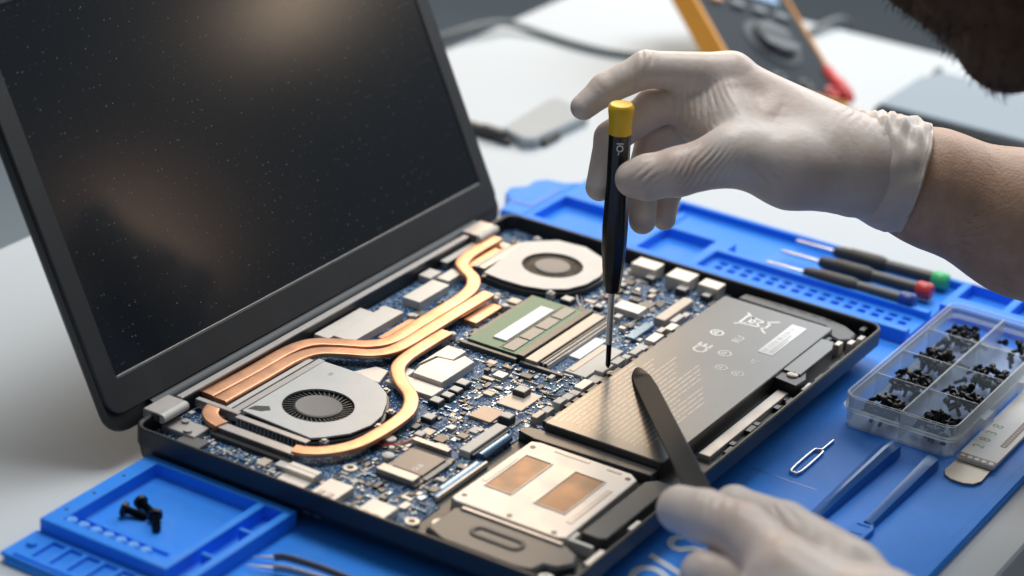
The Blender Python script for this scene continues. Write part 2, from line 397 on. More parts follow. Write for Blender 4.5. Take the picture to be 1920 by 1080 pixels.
# ------------------------------------------------------------------ setting and table
mb = MB(); mb.box(-6000, 6000, -6000, 8000, -760, -740)
tag(build('floor', mb, M['floor']), kind='structure')
tb = empty('table', (80, 250, 0), 'white laminate work table under the blue mat and the open laptop', 'table')
mb = MB(); mb.prism(rrect(-231, 391, -620, 908, 8), -26, 0, 1.5); build('tabletop', mb, M['table'], tb, 40)
for x in (-190, 350):
    for y in (-570, 860):
        mb = MB(); mb.box(x-22, x+22, y-22, y+22, -740, -26, 0); build('leg', mb, M['cable'], tb)

# ------------------------------------------------------------------ blue mat
mat_o = empty('repair_mat', (170, 180, 0), 'blue silicone repair mat with moulded trays under the laptop', 'mat')
def blocks(mb, x0, x1, y0, y1, base, rects, zb=0):
    """stepped sheet: rects are (x0, x1, y0, y1, height); a later rect wins"""
    xs = sorted({x0, x1, *[min(max(r[i], x0), x1) for r in rects for i in (0, 1)]})
    ys = sorted({y0, y1, *[min(max(r[i], y0), y1) for r in rects for i in (2, 3)]})
    nx, ny = len(xs)-1, len(ys)-1; h = [[base]*ny for _ in range(nx)]
    for i in range(nx):
        cx = (xs[i]+xs[i+1])/2
        for j in range(ny):
            cy = (ys[j]+ys[j+1])/2
            for r in rects:
                if r[0] < cx < r[1] and r[2] < cy < r[3]: h[i][j] = r[4]
    for i in range(nx):
        for j in range(ny):
            z = h[i][j]; a, b, c, d = xs[i], xs[i+1], ys[j], ys[j+1]
            mb.add([(a, c, z), (b, c, z), (b, d, z), (a, d, z)], [(0, 1, 2, 3)])
            for di, dj, p, q in ((-1, 0, (a, d), (a, c)), (1, 0, (b, c), (b, d)), (0, -1, (a, c), (b, c)), (0, 1, (b, d), (a, d))):
                k, l = i+di, j+dj; z2 = h[k][l] if 0 <= k < nx and 0 <= l < ny else zb
                if z2 < z: mb.add([(*p, z2), (*q, z2), (*q, z), (*p, z)], [(0, 1, 2, 3)])
# main sheet with a rounded outline
out = [(8.5, -101), (13.5, -106.5), (362, -106), (367, -101), (367, 470), (362, 475.5), (8.5, 475.5)]
mb = MB(); mb.prism(out, .3, 3.2, .8); build('base_sheet', mb, M['blue'], mat_o, 40)
# raised rim along the front edge
mb = MB(); mb.box(360.5, 366.2, -76, 430, 3.2, 4.1, .4); build('edge_rim', mb, M['blue'], mat_o, 40)
mb = MB(); mb.box(249, 286, 194.7, 195.5, 3.1, 3.26)
build('fold_line', mb, M['bluep'], mat_o)
# slotted flange (near the corner)
mb = MB()
sl = [(16, 100, -104, -102.6, 3.4)]
x = 23.5
for k in range(7):
    sl.append((x, x+7.6, -99.5, -83.6, 3.3)); x += 10.4
blocks(mb, 10, 104, -105.5, -80, 5.2, sl, 3.2); build('slotted_flange', mb, M['blue'], mat_o, None, .45)
mb = MB(); mb.lathe([(0, 2.6), (1.2, 2.6), (1.8, 1.9)], (17.5, -92, 5.2), (17.5, -92, 8), 16); build('flange_stud', mb, M['blue'], mat_o, 40)
# screw tray: walls, floor, dividers
mb = MB()
tr = [(20.5, 82, -73.5, -4, 4.8), (20.5, 72, -73.5, -59, 3.3), (86.5, 97, -80, -59, 4.2), (86.5, 97, -56.5, -30.5, 4.2), (86.5, 97, -28, -4, 4.2), (86.5, 90, -60, -4, 4.2)]
blocks(mb, 11.5, 101.5, -80, 1, 12, tr, 3.2); build('screw_tray', mb, M['blue'], mat_o, None, .7)
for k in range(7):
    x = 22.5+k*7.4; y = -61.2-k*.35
    mb = MB(); mb.lathe([(0, 2.9), (5.6, 2.9), (6.4, 2.1)], (x, -69.6, 4.8), (x, -70.2, 10), 14); build('peg', mb, M['bluelit'], mat_o, 40)
for y in (-66, -46, -24):
    mb = MB(); mb.cyl((16, y, 11.9), (16, y, 12.15), .9, 10); build('pin_hole', mb, M['dark'], mat_o)
# tool strip along the far side
mb = MB()
ts = [(-2, 40, 392, 433, 5), (-30, -6, 398, 430, 10.6), (72, 106, 392, 431.5, 5), (60, 252, 436, 473, 6.5), (118, 252, 424, 437, 6.5),
      (113, 252, 392, 418.5, 7.4), (62, 96, 464, 473, 6.5), (257, 285, 452, 476, 5), (290, 330, 452, 476, 5), (44, 68, 440, 466, 8)]
for i in range(15):
    for j in range(3): ts.append((119+i*8.6, 123.6+i*8.6, 396.5+j*7.2, 400.7+j*7.2, 4.6))
blocks(mb, -6, 252, 386, 477, 12, [r for r in ts], 3.2)
build('tool_strip', mb, M['blue'], mat_o, None, .8)
mb = MB(); blocks(mb, 252, 366, 436, 477, 12, ts, 3.2); build('tool_strip', mb, M['blue'], mat_o, None, .8)
mb = MB()
mb.prism([(-6, 386), (-6, 459.5), (-14, 452), (-26, 449.5), (-31, 442), (-30, 431), (-37, 422), (-34, 412), (-26, 404), (-22, 386)][::-1], .3, 12, 1)
build('corner_lobe', mb, M['blue'], mat_o, 40)
mb = MB(); mb.box(-27, -10, 402, 403.2, 12, 12.5); mb.box(-10.6, -9.4, 402, 440, 12, 12.5); build('lobe_line', mb, M['bluep'], mat_o)
mb = MB(); mb.flat(smooth_path([(42, 436, 10), (50, 442, 10), (57, 452, 10), (60, 463, 10), (57, 474, 10)], 5), 2.2, 2.4, 10); build('curved_rib', mb, M['blue'], mat_o, 50)
# white lettering along the front
text('lettering', 'TOOLS', 33, rotz(272.5, -1.5, 3.35, 90), M['ink'], mat_o, shear=.33, bold=.55, depth=.05)

# ------------------------------------------------------------------ laptop
lap = empty('laptop', (125, 180, 5), 'open black laptop with its bottom cover off and its circuit board showing', 'laptop')
O = rrect(0, 249.5, 0, 359, 9); I = rrect(2.3, 247.2, 2.3, 356.7, 7)
mb = MB(); mb.ring(O, I, 15.5, 25, .7)
O2 = inset(O, .5); O3 = inset(O, 5)
mb.loft([[(x, y, 5.6+x*.017) for x, y in O3], [(x, y, 7.5+x*.02) for x, y in inset(O, 2.2)], [(x, y, 15.5) for x, y in O2]], True, True)
mb.prism(inset(O, 3), 11.5, 12.0)
base = build('base_tray', mb, M['black'], lap, 40)
for x, y in ((22, 20), (22, 338), (228, 20), (228, 338)):
    mb = MB(); mb.prism(rrect(x-10, x+10, y-4, y+4, 3, 4), 3.25, 10); build('rubber_foot', mb, M['dark'], lap)
for x in (106, 112):
    mb = MB(); mb.box(x, x+4, -.25, .05, 13, 14.4); build('side_slot', mb, M['grip'], lap)
# lid
LA = R(117.14); LD = Vector((math.cos(LA), 0, math.sin(LA))); LN = Vector((math.sin(LA), 0, -math.cos(LA))); LO = Vector((-8.57, 0, 26.0))
def L3(pts): return [tuple(LO+LD*p[1]+Vector((0, p[0], 0))+LN*p[2]) for p in pts]
def lidmesh(m2):
    m2.v = L3(m2.v); return m2
mb = MB(); mb.ring(rrect(-3.4, 362.4, 0, 224, 10), rrect(10, 350, 17.7, 209, .6), -1.6, 0, .55)
bez = build('lid_bezel', lidmesh(mb), M['bezel'], lap, 35)
mb = MB(); mb.box(9.5, 350.5, 17.2, 209.5, -1.6, -.75); scr = build('screen', lidmesh(mb), M['screen'], lap)
mb = MB(); mb.box(10.2, 349.8, 17.75, 18.35, -.75, -.12, .1); build('lip_highlight', lidmesh(mb), M['alud'], bez)  # pale strip stands in for light caught on the bezel's lower lip
mb = MB()
so = rrect(-4.2, 363.2, -9, 224.8, 12)
mb.loft([[(x, y, -9.5) for x, y in inset(so, 3)], [(x, y, -7.5) for x, y in inset(so, .6)], [(x, y, -5) for x, y in so], [(x, y, -1.7) for x, y in inset(so, .3)]])
build('lid_back', lidmesh(mb), M['black'], lap, 50)
mb = MB(); mb.cyl((-9, 26, 20.5), (-9, 333, 20.5), 5.2, 20); build('hinge_barrel', mb, M['black'], lap, 40)
mb = MB(); mb.box(-1.6, 2.2, 38, 310, 20, 25.6, .5); build('hinge_strip', mb, M['alud'], lap, 40)
for y0, y1 in ((15.5, 35.5), (312, 333)):
    mb = MB(); mb.box(-4.5, 6, y0, y1, 22, 26.4, .4); h = build('hinge', mb, M['alud'], lap, 40)
    mb = MB(); mb.cyl((7.0, y0, 24.0), (7.0, y1, 24.0), 2.5, 18, .5); build('hinge_pin', mb, M['white'], h, 40)
    mb = MB(); mb.box(6, 26, y0+2, y1-5, 16, 19.5, .4); mb.cyl((20, y0+5, 19.5), (20, y0+5, 20.6), 2.4); mb.cyl((13, y1-8, 19.5), (13, y1-8, 20.6), 2.0); build('hinge_bracket', mb, M['alud'], h, 40)

# motherboard
mb = MB(); mb.prism([(3, 3), (157, 3), (157, 40), (150, 44), (150, 125), (157.5, 130), (157.5, 342), (154, 356), (3, 356)], 14.4, 16)
pcb = build('motherboard', mb, M['pcb'], lap)
def part(name, mb, m, smooth=40, parent=None): return build(name, mb, m, parent or pcb, smooth)
def bx(name, x0, x1, y0, y1, z1, m, z0=16, c=.25):
    mb = MB(); mb.box(x0, x1, y0, y1, z0, z1, c); return part(name, mb, M[m] if isinstance(m, str) else m)
for a in ((3.6, 13, 151, 195, 20.3), (13.4, 26, 155, 205, 20.9), (14.5, 26, 221, 252, 21), (3.6, 11.5, 254, 266, 20.2), (14, 22, 257, 273, 20.4),
          (94, 110, 343, 355, 23.6), (118, 133, 341, 355, 23.6), (138, 151, 343.5, 354, 23.2), (112, 128.5, 289.5, 300.5, 20.4)):
    bx('shield_can', *a, 'alu')
for p, z in (([(70, 154), (72, 169), (81, 171), (82, 180), (90, 177), (90, 145), (72, 145)], 20.9), ([(67.5, 155.5), (67.5, 186), (79.3, 186), (79.3, 172.6), (70.2, 170.6)], 20.4),
             ([(63.5, 131), (63.5, 152), (69, 152), (69.5, 143.6), (92.5, 143.6), (92.5, 132)], 18.7), ([(43, 128), (62, 128), (58, 143), (50, 143)], 18.4)):
    mb = MB(); mb.prism(p, 16, z, .3); part('shield_can', mb, M['alu'])
for x, y, s, z in ((96.8, 155.5, 3.4, 19.6), (98, 146.5, 3, 19.4), (98.2, 138.3, 3, 19.4), (97.2, 129, 3.2, 19.8), (104, 112, 3.2, 19.2), (108.5, 341, 2.6, 20), (131, 338.5, 3.2, 20.4), (146, 340, 2.6, 20), (86, 283.5, 3.4, 19.6), (104, 288, 2.4, 19), (30, 209, 2.6, 18.8), (12, 206, 2.4, 18.8), (126, 167, 3.6, 20.4), (136, 136, 3.2, 20.6), (118, 326, 2.2, 19), (100, 322, 2.4, 19.4)):
    bx('inductor', x-s, x+s, y-s, y+s, z-.5, 'dark', 16, .2); bx('inductor_top', x-s*.9, x+s*.9, y-s*.9, y+s*.9, z, 'white', z-.5, .25)
bx('chip', 118, 131, 127.5, 142.5, 17.9, 'tan'); bx('chip', 121, 136, 150, 172, 17.2, 'beige')
bx('chip', 108, 114, 93, 101, 17.1, 'dark'); bx('chip', 26, 34, 212, 220, 17.3, 'dark'); bx('chip', 120, 127, 306, 315, 17.6, 'chip'); bx('chip', 98, 106, 303, 311, 17.4, 'chip')
bx('ribbon_connector', 135.8, 142.2, 90, 126, 20, 'white'); bx('ribbon_latch', 142.2, 144, 91, 125, 18.6, 'dark')
mb = MB(); mb.flat([(147.2, 92, 18.2), (147.2, 118.5, 18.2)], 3.0, 2.2, 16, 2); part('ribbon_cable', mb, M['bluegrey'], 50)
mb = MB(); mb.flat([(148.5, 46, 17.2), (148.5, 91, 17.2)], 2.6, .5, 8); part('ribbon_cable', mb, M['bluegrey'], 40)
mb = MB(); mb.box(151.5, 153.2, 44, 90, 16, 18.5, .2); part('cable_guide', mb, M['alu'])
# card socket with its black module
bx('card_socket', 114.5, 138.5, 47, 83, 17.8, 'chip'); bx('module_chip', 118.5, 136, 56.5, 78, 19.0, 'chip', 17.8); bx('module_bar', 115, 136.6, 47.2, 54, 20.2, 'alud', 17.8); bx('module_bar', 112, 133.5, 83.3, 87.4, 20.2, 'alud')
mb = MB()
for k in range(22): mb.box(136.8, 139.6, 55.6+k*1.05, 56.2+k*1.05, 17.8, 18.4)
part('pin_row', mb, M['white'], None)
text('chip_marking', 'GL8', 4.2, rotz(131, 58.5, 19.02, 90), M['print'], pcb, depth=.02)
for x, y, r, m in ((111, 64, 3.3, 'white'), (102, 79, 3.2, 'beige'), (108, 71.5, 1.8, 'white')):
    mb = MB(); mb.lathe([(0, r), (2.9, r), (3.4, r*.8)], (x, y, 16), (x, y, 20), 18); part('round_capacitor', mb, M[m])
for x, y, r in ((102, 44, 3.8), (155, 19, 3.8), (166.5, 26, 4.3), (9, 146, 2.6), (90, 335, 2.6)):
    mb = MB(); mb.ring([(x+r*math.cos(i*.3142), y+r*math.sin(i*.3142)) for i in range(20)], [(x+r*.42*math.cos(i*.3142), y+r*.42*math.sin(i*.3142)) for i in range(20)], 15.5, 17.4, .3)
    o = part('screw_post', mb, M['alu'])
    mb = MB(); mb.cyl((x, y, 14), (x, y, 16.3), r*.42, 12); part('post_hole', mb, M['gold'], 40)
# ports on the left edge
mb = MB(); mb.box(80, 97.5, 22.6, 26.5, 16, 20.6, .25); mb.box(80, 97.5, 4, 7.9, 16, 20.6, .25); mb.box(81, 97, 8, 22.5, 16, 18.0, .2)
mb.box(80.1, 97.4, 19, 22.5, 18.0, 20.5, .2); part('port', mb, M['alu'])
bx('port', 104, 118, 4, 24.5, 20.5, 'alu'); bx('port_tongue', 107, 110, 8, 12, 20.9, 'beige', 20.5, .1); bx('port_tongue', 112, 115, 8, 12, 20.9, 'beige', 20.5, .1)
bx('port', 131, 146, 4, 21, 20.5, 'alu'); bx('port_tongue', 134, 137, 6, 9, 20.9, 'beige', 20.5, .1); bx('port_tongue', 140, 143, 6, 9, 20.9, 'beige', 20.5, .1)
bx('edge_shield', 32, 68, 3, 5.2, 18, 'dark'); bx('edge_strip', 21, 41, 2.6, 5.4, 22.5, 'white'); bx('chip', 20, 34, 8, 20, 18.6, 'chip')
# memory module in its slot
bx('slot_arm', 68, 70.4, 206, 274, 19.5, 'dark'); bx('slot_arm', 68, 104, 196.8, 199.6, 19, 'navy'); bx('slot_arm', 106, 133, 197, 199.6, 18.4, 'navy')
rm = bx('memory_module', 70.6, 103, 201, 273, 20.0, 'green', 18.8, .1)
mb = MB(); mb.box(81, 89.6, 210.5, 262, 20, 20.9, .15); build('module_label', mb, M['lab'], pcb, 40)
for k in range(4):
    mb = MB(); mb.box(91.8, 99, 203+k*17.2, 218.6+k*17.2, 20, 20.6, .1); build('memory_chip', mb, M['taupe'], pcb, 40)
bx('memory_slot', 103, 107.2, 199.6, 276, 21, 'dark'); bx('memory_slot', 108, 115.4, 200, 275, 19.9, 'beige')
for x in (116.4, 119): bx('slot_rail', x, x+1.3, 202, 276, 19.4, 'dark'); bx('slot_rail', x+1.5, x+2.3, 202, 276, 19.1, 'alu')
mb = MB()
for k in range(46): mb.box(89.8, 91, 203+k*1.5, 203.8+k*1.5, 20, 20.3)
build('small_resistor', mb, M['chip'], pcb, None)['kind'] = 'stuff'
bx('label', 122.2, 129, 223, 252.5, 17.4, 'lab', 16, .1); bx('film_sheet', 130, 143, 205, 247, 17.6, 'white', 16, .1); bx('film_sheet', 131.5, 134.5, 207, 246, 17.9, 'beige', 17.6, .05)
mb = MB(); mb.prism([(138, 291), (138, 326), (141, 328), (144.6, 326), (144.6, 291)], 16, 20.6, .3); part('edge_connector', mb, M['beige'])
bx('edge_connector', 135.5, 141, 262, 286, 18.8, 'bluegrey')
# connectors between the board and the battery
y = 142
for k in range(17):
    L = rnd.choice((5, 7, 9, 12)); m = rnd.choice(('white', 'beige', 'alu', 'white')); x0 = 146.5+rnd.uniform(-1.5, 2); 
    bx('board_connector', x0, x0+rnd.uniform(3.5, 6), y, y+L, rnd.uniform(18.5, 21.4), m)
    if rnd.random() < .7: bx('connector_shell', 153.3, 156.6, y+.5, y+L-.8, rnd.uniform(19, 21), 'dark')
    y += L+rnd.uniform(.8, 3)
    if y > 322: break
# further chips and connectors filling the open areas
k = 0
solid0 = [(0, 44, 44, 130), (0, 45, 130, 300), (28, 92, 45, 125), (38, 100, 30, 120), (36, 62, 125, 250), (62, 95, 131, 187), (22, 90, 272, 350), (68, 124, 196, 278), (112, 141, 44, 90), (79, 99, 3, 28), (103, 119, 3, 26), (130, 148, 3, 22), (133, 157, 86, 345), (120, 144, 204, 254), (117, 137, 126, 173), (95, 109, 108, 160), (92, 112, 340, 356), (115, 136, 336, 356), (111, 130, 288, 302), (98, 116, 40, 80)]
spots_ = []
while k < 46:
    x, y = rnd.uniform(58, 150), rnd.uniform(8, 345); a, b = rnd.uniform(1.2, 3.6), rnd.uniform(1.2, 3.8)
    if any(q[0]-a < x < q[1]+a and q[2]-b < y < q[3]+b for q in solid0+spots_): continue
    spots_.append((x-a-1, x+a+1, y-b-1, y+b+1)); z_ = 16+rnd.uniform(.8, 2.6)
    bx('chip', x-a, x+a, y-b, y+b, z_, rnd.choice(('dark', 'dark', 'chip', 'beige', 'alu', 'white', 'navy')), 16, .15); k += 1
# many small surface components
mats = [M[q] for q in ('white', 'beige', 'dark', 'chip', 'bluegrey', 'alu')]
solid = [(0, 44, 44, 130), (0, 45, 130, 300), (28, 92, 45, 125), (38, 100, 30, 120), (36, 62, 125, 250), (62, 93, 131, 187), (22, 90, 272, 350), (68, 124, 196, 278), (112, 139, 46, 88), (79, 99, 3, 28), (103, 119, 3, 26), (130, 148, 3, 22), (135, 157, 89, 127), (120, 144, 204, 254)]
def free(x, y): return not any(a < x < b and c < y < d for a, b, c, d in solid)
for half in range(2):
    mb = MB(); n = 0
    while n < 900:
        x = rnd.uniform(5, 152); y = rnd.uniform(6, 348)
        if x > 146 and 40 < y < 128: continue
        if not free(x, y) and not (rnd.random() < .12 and x < 45): continue
        a, b = rnd.choice(((.35, .65), (.65, .35), (.5, .9), (.9, .5), (.45, .45), (.9, 1.6), (1.3, 1.7)))
        mb.cur = rnd.choice((0, 0, 1, 2, 2, 2, 3, 3, 4, 4, 4, 4, 5)); h = rnd.uniform(.4, 1.2)
        m_ = 1 if a > .8 else rnd.choice((1, 2, 3, 4, 5, 6)); along = rnd.random() < .5
        for q in range(m_):
            xx = x+(q*a*2.9 if along else 0); yy = y+(0 if along else q*b*2.9)
            if not free(xx, yy) and x > 45: continue
            if xx > 155 or yy > 352: break
            mb.box(xx-a, xx+a, yy-b, yy+b, 16, 16+h); n += 1
    build('small_component', mb, mats, pcb)['kind'] = 'stuff'
mb = MB()
for k in range(90):
    x, y = rnd.uniform(6, 140), rnd.uniform(8, 330); nl = rnd.choice((1, 2, 4, 5)); L1, L2, D_ = rnd.uniform(4, 14), rnd.uniform(4, 16), rnd.uniform(2, 6)
    sg_ = rnd.choice((-1, 1))
    for q in range(nl):
        o_ = q*.8; P_ = [(x+o_, y), (x+o_, y+L1), (x+o_+sg_*D_, y+L1+D_), (x+o_+sg_*D_, y+L1+D_+L2)]
        if max(p_[0] for p_ in P_) > 155 or P_[-1][1] > 352 or min(p_[0] for p_ in P_) < 4: continue
        mb.add([(px_+d_, py_, 16.04) for px_, py_ in P_ for d_ in (-.16, .16)], [(0, 1, 3, 2), (2, 3, 5, 4), (4, 5, 7, 6)])
build('board_trace', mb, M['trace'], pcb)['kind'] = 'stuff'
mb = MB(); n = 0
while n < 420:
    x = rnd.uniform(5, 152); y = rnd.uniform(6, 348)
    if x > 146 and 40 < y < 128 or not free(x, y): continue
    a, b = rnd.choice(((.45, .45), (.4, .6), (.6, .4), (.7, .7), (.35, .35))); mb.box(x-a, x+a, y-b, y+b, 16, 16+rnd.uniform(.25, .9)); n += 1
build('solder_pad', mb, M['pad'], pcb)['kind'] = 'stuff'
mb = MB()
for k in range(60):
    x = rnd.uniform(60, 76) if k < 30 else rnd.uniform(22, 78); y = rnd.uniform(6, 26)
    mb.box(x-.5, x+.5, y-1, y+1, 16, 16.8)
build('small_component', mb, M['white'], pcb)['kind'] = 'stuff'

# fans
def fan(cover, cx, cy, ro, rh, zt):
    mb = MB(); mb.prism(inset(cover, -1.6), 12.2, zt-2.2, .3); f = build('fan', mb, M['dark'], lap, 40)
    n = 48
    # cover plate with a round opening: bridge the outline to the circle
    circ = [(cx+ro*math.cos(2*math.pi*i/n), cy+ro*math.sin(2*math.pi*i/n)) for i in range(n)]
    def hit(a):
        d = Vector((math.cos(a), math.sin(a))); best = 0
        for i in range(len(cover)):
            p, q = Vector(cover[i]), Vector(cover[(i+1) % len(cover)]); e = q-p; den = d.x*e.y-d.y*e.x
            if abs(den) < 1e-9: continue
            r = p-Vector((cx, cy)); t = (r.x*e.y-r.y*e.x)/den; u = (r.x*d.y-r.y*d.x)/den
            if t > 0 and -1e-6 <= u <= 1+1e-6: best = max(best, t)
        return (cx+d.x*best, cy+d.y*best)
    angs = sorted({round(2*math.pi*i/n, 5) for i in range(n)} | {round(math.atan2(y-cy, x-cx) % (2*math.pi), 5) for x, y in cover})
    outer = [hit(a) for a in angs]; inner = [(cx+ro*math.cos(a), cy+ro*math.sin(a)) for a in angs]
    mb = MB(); mb.ring(outer, inner, zt-1.0, zt, 0); build('fan_cover', mb, M['fan'], f, 30)
    mb = MB(); mb.lathe([(0, ro-.1), (3.0, ro-.1)], (cx, cy, zt-4), (cx, cy, zt), 40, True, False); build('fan_well', mb, M['dark'], f, 40)
    mb = MB(); mb.lathe([(0, rh), (3.4, rh), (3.9, rh-.7), (3.75, rh-1.6), (3.75, rh*.2)], (cx, cy, zt-4), (cx, cy, zt), 40); build('fan_hub', mb, M['hub'], f, 30)
    proto = None
    for k in range(40):
        if proto is None:
            mb = MB(); 
            p = [(rh+.2, -.25), (ro-.8, 2.2), (ro-.8, 2.8), (rh+.2, .35)]
            mb.prism(p, zt-3.6, zt-1.1); mb.v = [(x+cx, y+cy, z) for x, y, z in mb.v]; proto = build('fan_blade', mb, M['dark'], f); me = proto.data
            off = Vector((cx, cy, 0))*.001-wloc(f); off.z = 0
            me.transform(Matrix.Translation(-off)); proto.location = off
        else:
            o = proto.copy(); COL.objects.link(o); o.rotation_euler = (0, 0, 2*math.pi*k/40)
    return f
f1 = fan([(30, 52), (74, 49.5), (79, 55), (86.5, 66), (89.5, 80), (88, 92), (82, 105), (76, 114), (65, 121.5), (52, 124.5), (29.5, 124)], 56.5, 80.7, 18.6, 12.3, 22)
mb = MB(); mb.prism([(31, 55), (38, 57), (41, 61), (38, 64), (32, 60)], 22.0, 22.12); build('cover_slot', mb, M['dark'], f1)
for x, y in ((87.5, 101), (91.5, 84), (72, 119.5), (79.5, 53.5)):
    mb = MB(); mb.box(x-2, x+2, y-2, y+2, 17, 20.6, .3); mb.cyl((x, y, 20.6), (x, y, 21.4), 1.3); build('fan_tab', mb, M['alud'], f1, 40)
f2 = fan([(33, 278), (46, 276.5), (60, 277), (72, 281), (82, 290), (87, 303), (87.5, 318), (84, 331), (75, 342), (60, 349), (42, 347), (27, 331)], 58.2, 313, 18.0, 10.8, 22)
for x, y in ((76, 281), (90, 330), (30, 343)):
    mb = MB(); mb.box(x-2, x+2, y-2, y+2, 17, 21.0, .3); mb.cyl((x, y, 21.0), (x, y, 21.8), 1.3); build('fan_tab', mb, M['white'], f2, 40)
text('fan_mark', '5V', 3.4, rotz(42, 112, 22.02, 90), M['chip'], f1, depth=.02)

# heat sink: pipes, plates and fin stacks
hs = None
mb = MB(); mb.box(31, 42.5, 172, 204, 16, 19.0, .3); hs = build('heat_sink', mb, M['copper'], lap, 40)
def pipe(pts, rw, z=21.6, rh=1.45):
    mb = MB(); mb.flat(smooth_path([(x, y, z) for x, y in pts], 6), rw, rh, 24, 6); return build('heat_pipe', mb, M['copper'], hs, 60)
pipe([(6, 54), (7, 90), (7.2, 122), (11.5, 138), (22, 147), (36, 156), (42.4, 168), (42.6, 192), (42.4, 215), (42.0, 238), (39.5, 254), (33, 266), (24, 273), (17, 279), (13.2, 290), (12.3, 305), (12.3, 325)], 4.1)
pipe([(15, 53), (15.3, 90), (15.6, 116), (20, 131), (30, 139.5), (43, 147.5), (49.4, 157), (50.9, 170), (51, 190), (50.8, 212), (50.8, 254)], 4.1)
pipe([(59.6, 197), (59.4, 186), (59.4, 170), (60.2, 154), (64, 142), (74, 130.5), (86, 121), (93.6, 109), (96.6, 97), (97.2, 80), (96, 63), (92.5, 52), (86, 42.5), (79, 37.2), (74, 35.6)], 4.0, 21.0)
pipe([(31, 34), (24, 36), (18, 41), (15, 49)], 4.2, 20.6)
for a in ((54.5, 63, 222, 250, 19.2),):
    mb = MB(); mb.box(*a[:4], 16, a[4], .3); build('heat_plate', mb, M['copper'], hs, 40)
for x, y in ((61, 200.5), (54, 256.5), (30.5, 206), (64, 251)):
    mb = MB(); mb.cyl((x, y, 16), (x, y, 20.4), 2.3, 14, .4); build('spring_screw', mb, M['white'], hs, 40)
def fins(x0, x1, y0, y1, z0, z1, along, n, mtop):
    mb = MB(); mb.box(x0, x1, y0, y1, z1-.7, z1, .2); t = build('fin_cover', mb, M[mtop], hs, 40)
    for k in range(n):
        a = (k+.5)/n; mb = MB()
        if along == 'y': c = y0+(y1-y0)*a; mb.box(x0+.4, x1-.4, c-.35, c+.35, z0, z1-.7)
        else: c = x0+(x1-x0)*a; mb.box(c-.35, c+.35, y0+.4, y1-.4, z0, z1-.7)
        build('fin', mb, M['alud'], hs)
fins(20.3, 23.4, 50, 123, 15, 21.4, 'y', 24, 'white'); fins(24.6, 28.6, 48, 126, 14, 21.6, 'y', 24, 'alud')
fins(31, 75, 44.2, 48.2, 14, 21.6, 'x', 18, 'alud'); fins(29, 77, 30.8, 37.2, 14, 21.2, 'x', 22, 'alud')
mb = MB(); mb.box(29, 77, 27.2, 30.6, 13, 18.6, .2); build('fin_skirt', mb, M['dark'], hs, 40)
mb = MB(); mb.box(4, 31, 46.5, 50, 18, 22.3, .3); build('pipe_bracket', mb, M['alud'], hs, 40)
fins(3.4, 8.2, 277, 316, 15, 21.2, 'y', 14, 'white'); fins(17.5, 21.5, 283, 322, 15, 20.6, 'y', 14, 'copper'); fins(22.2, 24.5, 284, 324, 15, 21.2, 'y', 14, 'white'); fins(25.2, 29.5, 284, 330, 14, 21.4, 'y', 16, 'alud')

# thin fan and aerial wires
for P_, m_ in (([(90.5, 74, 17.5), (95, 70, 17), (104, 72.5, 16.8), (109, 82, 17), (110.5, 92, 17.2)], 'dark'), ([(90.5, 76, 17.5), (96, 73, 17.4), (104, 75, 17.2), (108, 83, 17.2), (109.5, 92, 17.2)], 'red'),
               ([(87, 296, 17.5), (92, 290, 17.4), (98, 281, 17), (110, 279, 17), (118, 284, 17.4)], 'dark'), ([(86, 294, 17.5), (91, 287, 17.4), (99, 279.4, 17), (111, 277.4, 17), (119, 282, 17.4)], 'white'),
               ([(141, 204, 17.6), (146, 196, 18), (147, 182, 18), (141, 176, 17.4), (134, 175, 17)], 'dark')):
    mb = MB(); mb.tube(smooth_path(P_, 5), .42, 6); build('wire', mb, M[m_], lap, 60)
bx('wire_plug', 107.6, 112.4, 91.6, 96.5, 18.6, 'white'); bx('wire_plug', 117, 121, 281, 286.4, 18.6, 'white')
# battery
mb = MB(); mb.prism(rrect(158.8, 227.3, 134.3, 336.5, 1.5, 3), 12.2, 24.4, .5); bat = build('battery', mb, M['batt'], lap, 40)
mb = MB(); mb.prism([(227.4, 271), (238, 271), (238, 312), (235, 321), (227.4, 321)], 13, 24.1, .4); build('battery_flap', mb, M['batt'], bat, 40)
mb = MB(); mb.box(206.8, 215.8, 281.5, 326, 24.4, 24.55); build('battery_label', mb, M['lab'], bat)
mb = MB()
for k in range(19):
    x = 160.8+k*2.85; y = 139+rnd.uniform(0, 6); e = 246-(k % 5)*5-(24 if k > 13 else 0)-(20 if k in (0, 1) else 0)
    while y < e:
        L = rnd.uniform(2, 11); mb.box(x, x+.75, y, min(y+L, e), 24.4, 24.44); y += L+rnd.uniform(.5, 1.4)
build('fine_print', mb, M['fprint'], bat)['kind'] = 'stuff'
text('battery_mark', 'CE', 11, rotz(184.5, 259, 24.42, 90), M['print'], bat, bold=.25, depth=.02)
def circ(x, y, r, w): 
    mb = MB(); c = [(math.cos(i*math.pi/12), math.sin(i*math.pi/12)) for i in range(24)]
    mb.ring([(x+r*a, y+r*b) for a, b in c], [(x+(r-w)*a, y+(r-w)*b) for a, b in c], 24.4, 24.46); return mb
for x, y, r in ((178.5, 288.5, 4.0), (194, 267.5, 4.0), (200.5, 250.5, 3.6), (211, 249.5, 3.6)):
    mb = circ(x, y, r, 1.1); mb.box(x-.5, x+.5, y-r*.6, y+r*.6, 24.4, 24.45); mb.box(x-1.8, x-1, y-r*.5, y+r*.4, 24.4, 24.45); build('battery_symbol', mb, M['print'], bat)
text('battery_mark', 'RU', 7, rotz(194, 284, 24.42, 90), M['print'], bat, depth=.02)
text('battery_mark', 'PS', 6, rotz(213.5, 266, 24.42, 90), M['print'], bat, depth=.02)
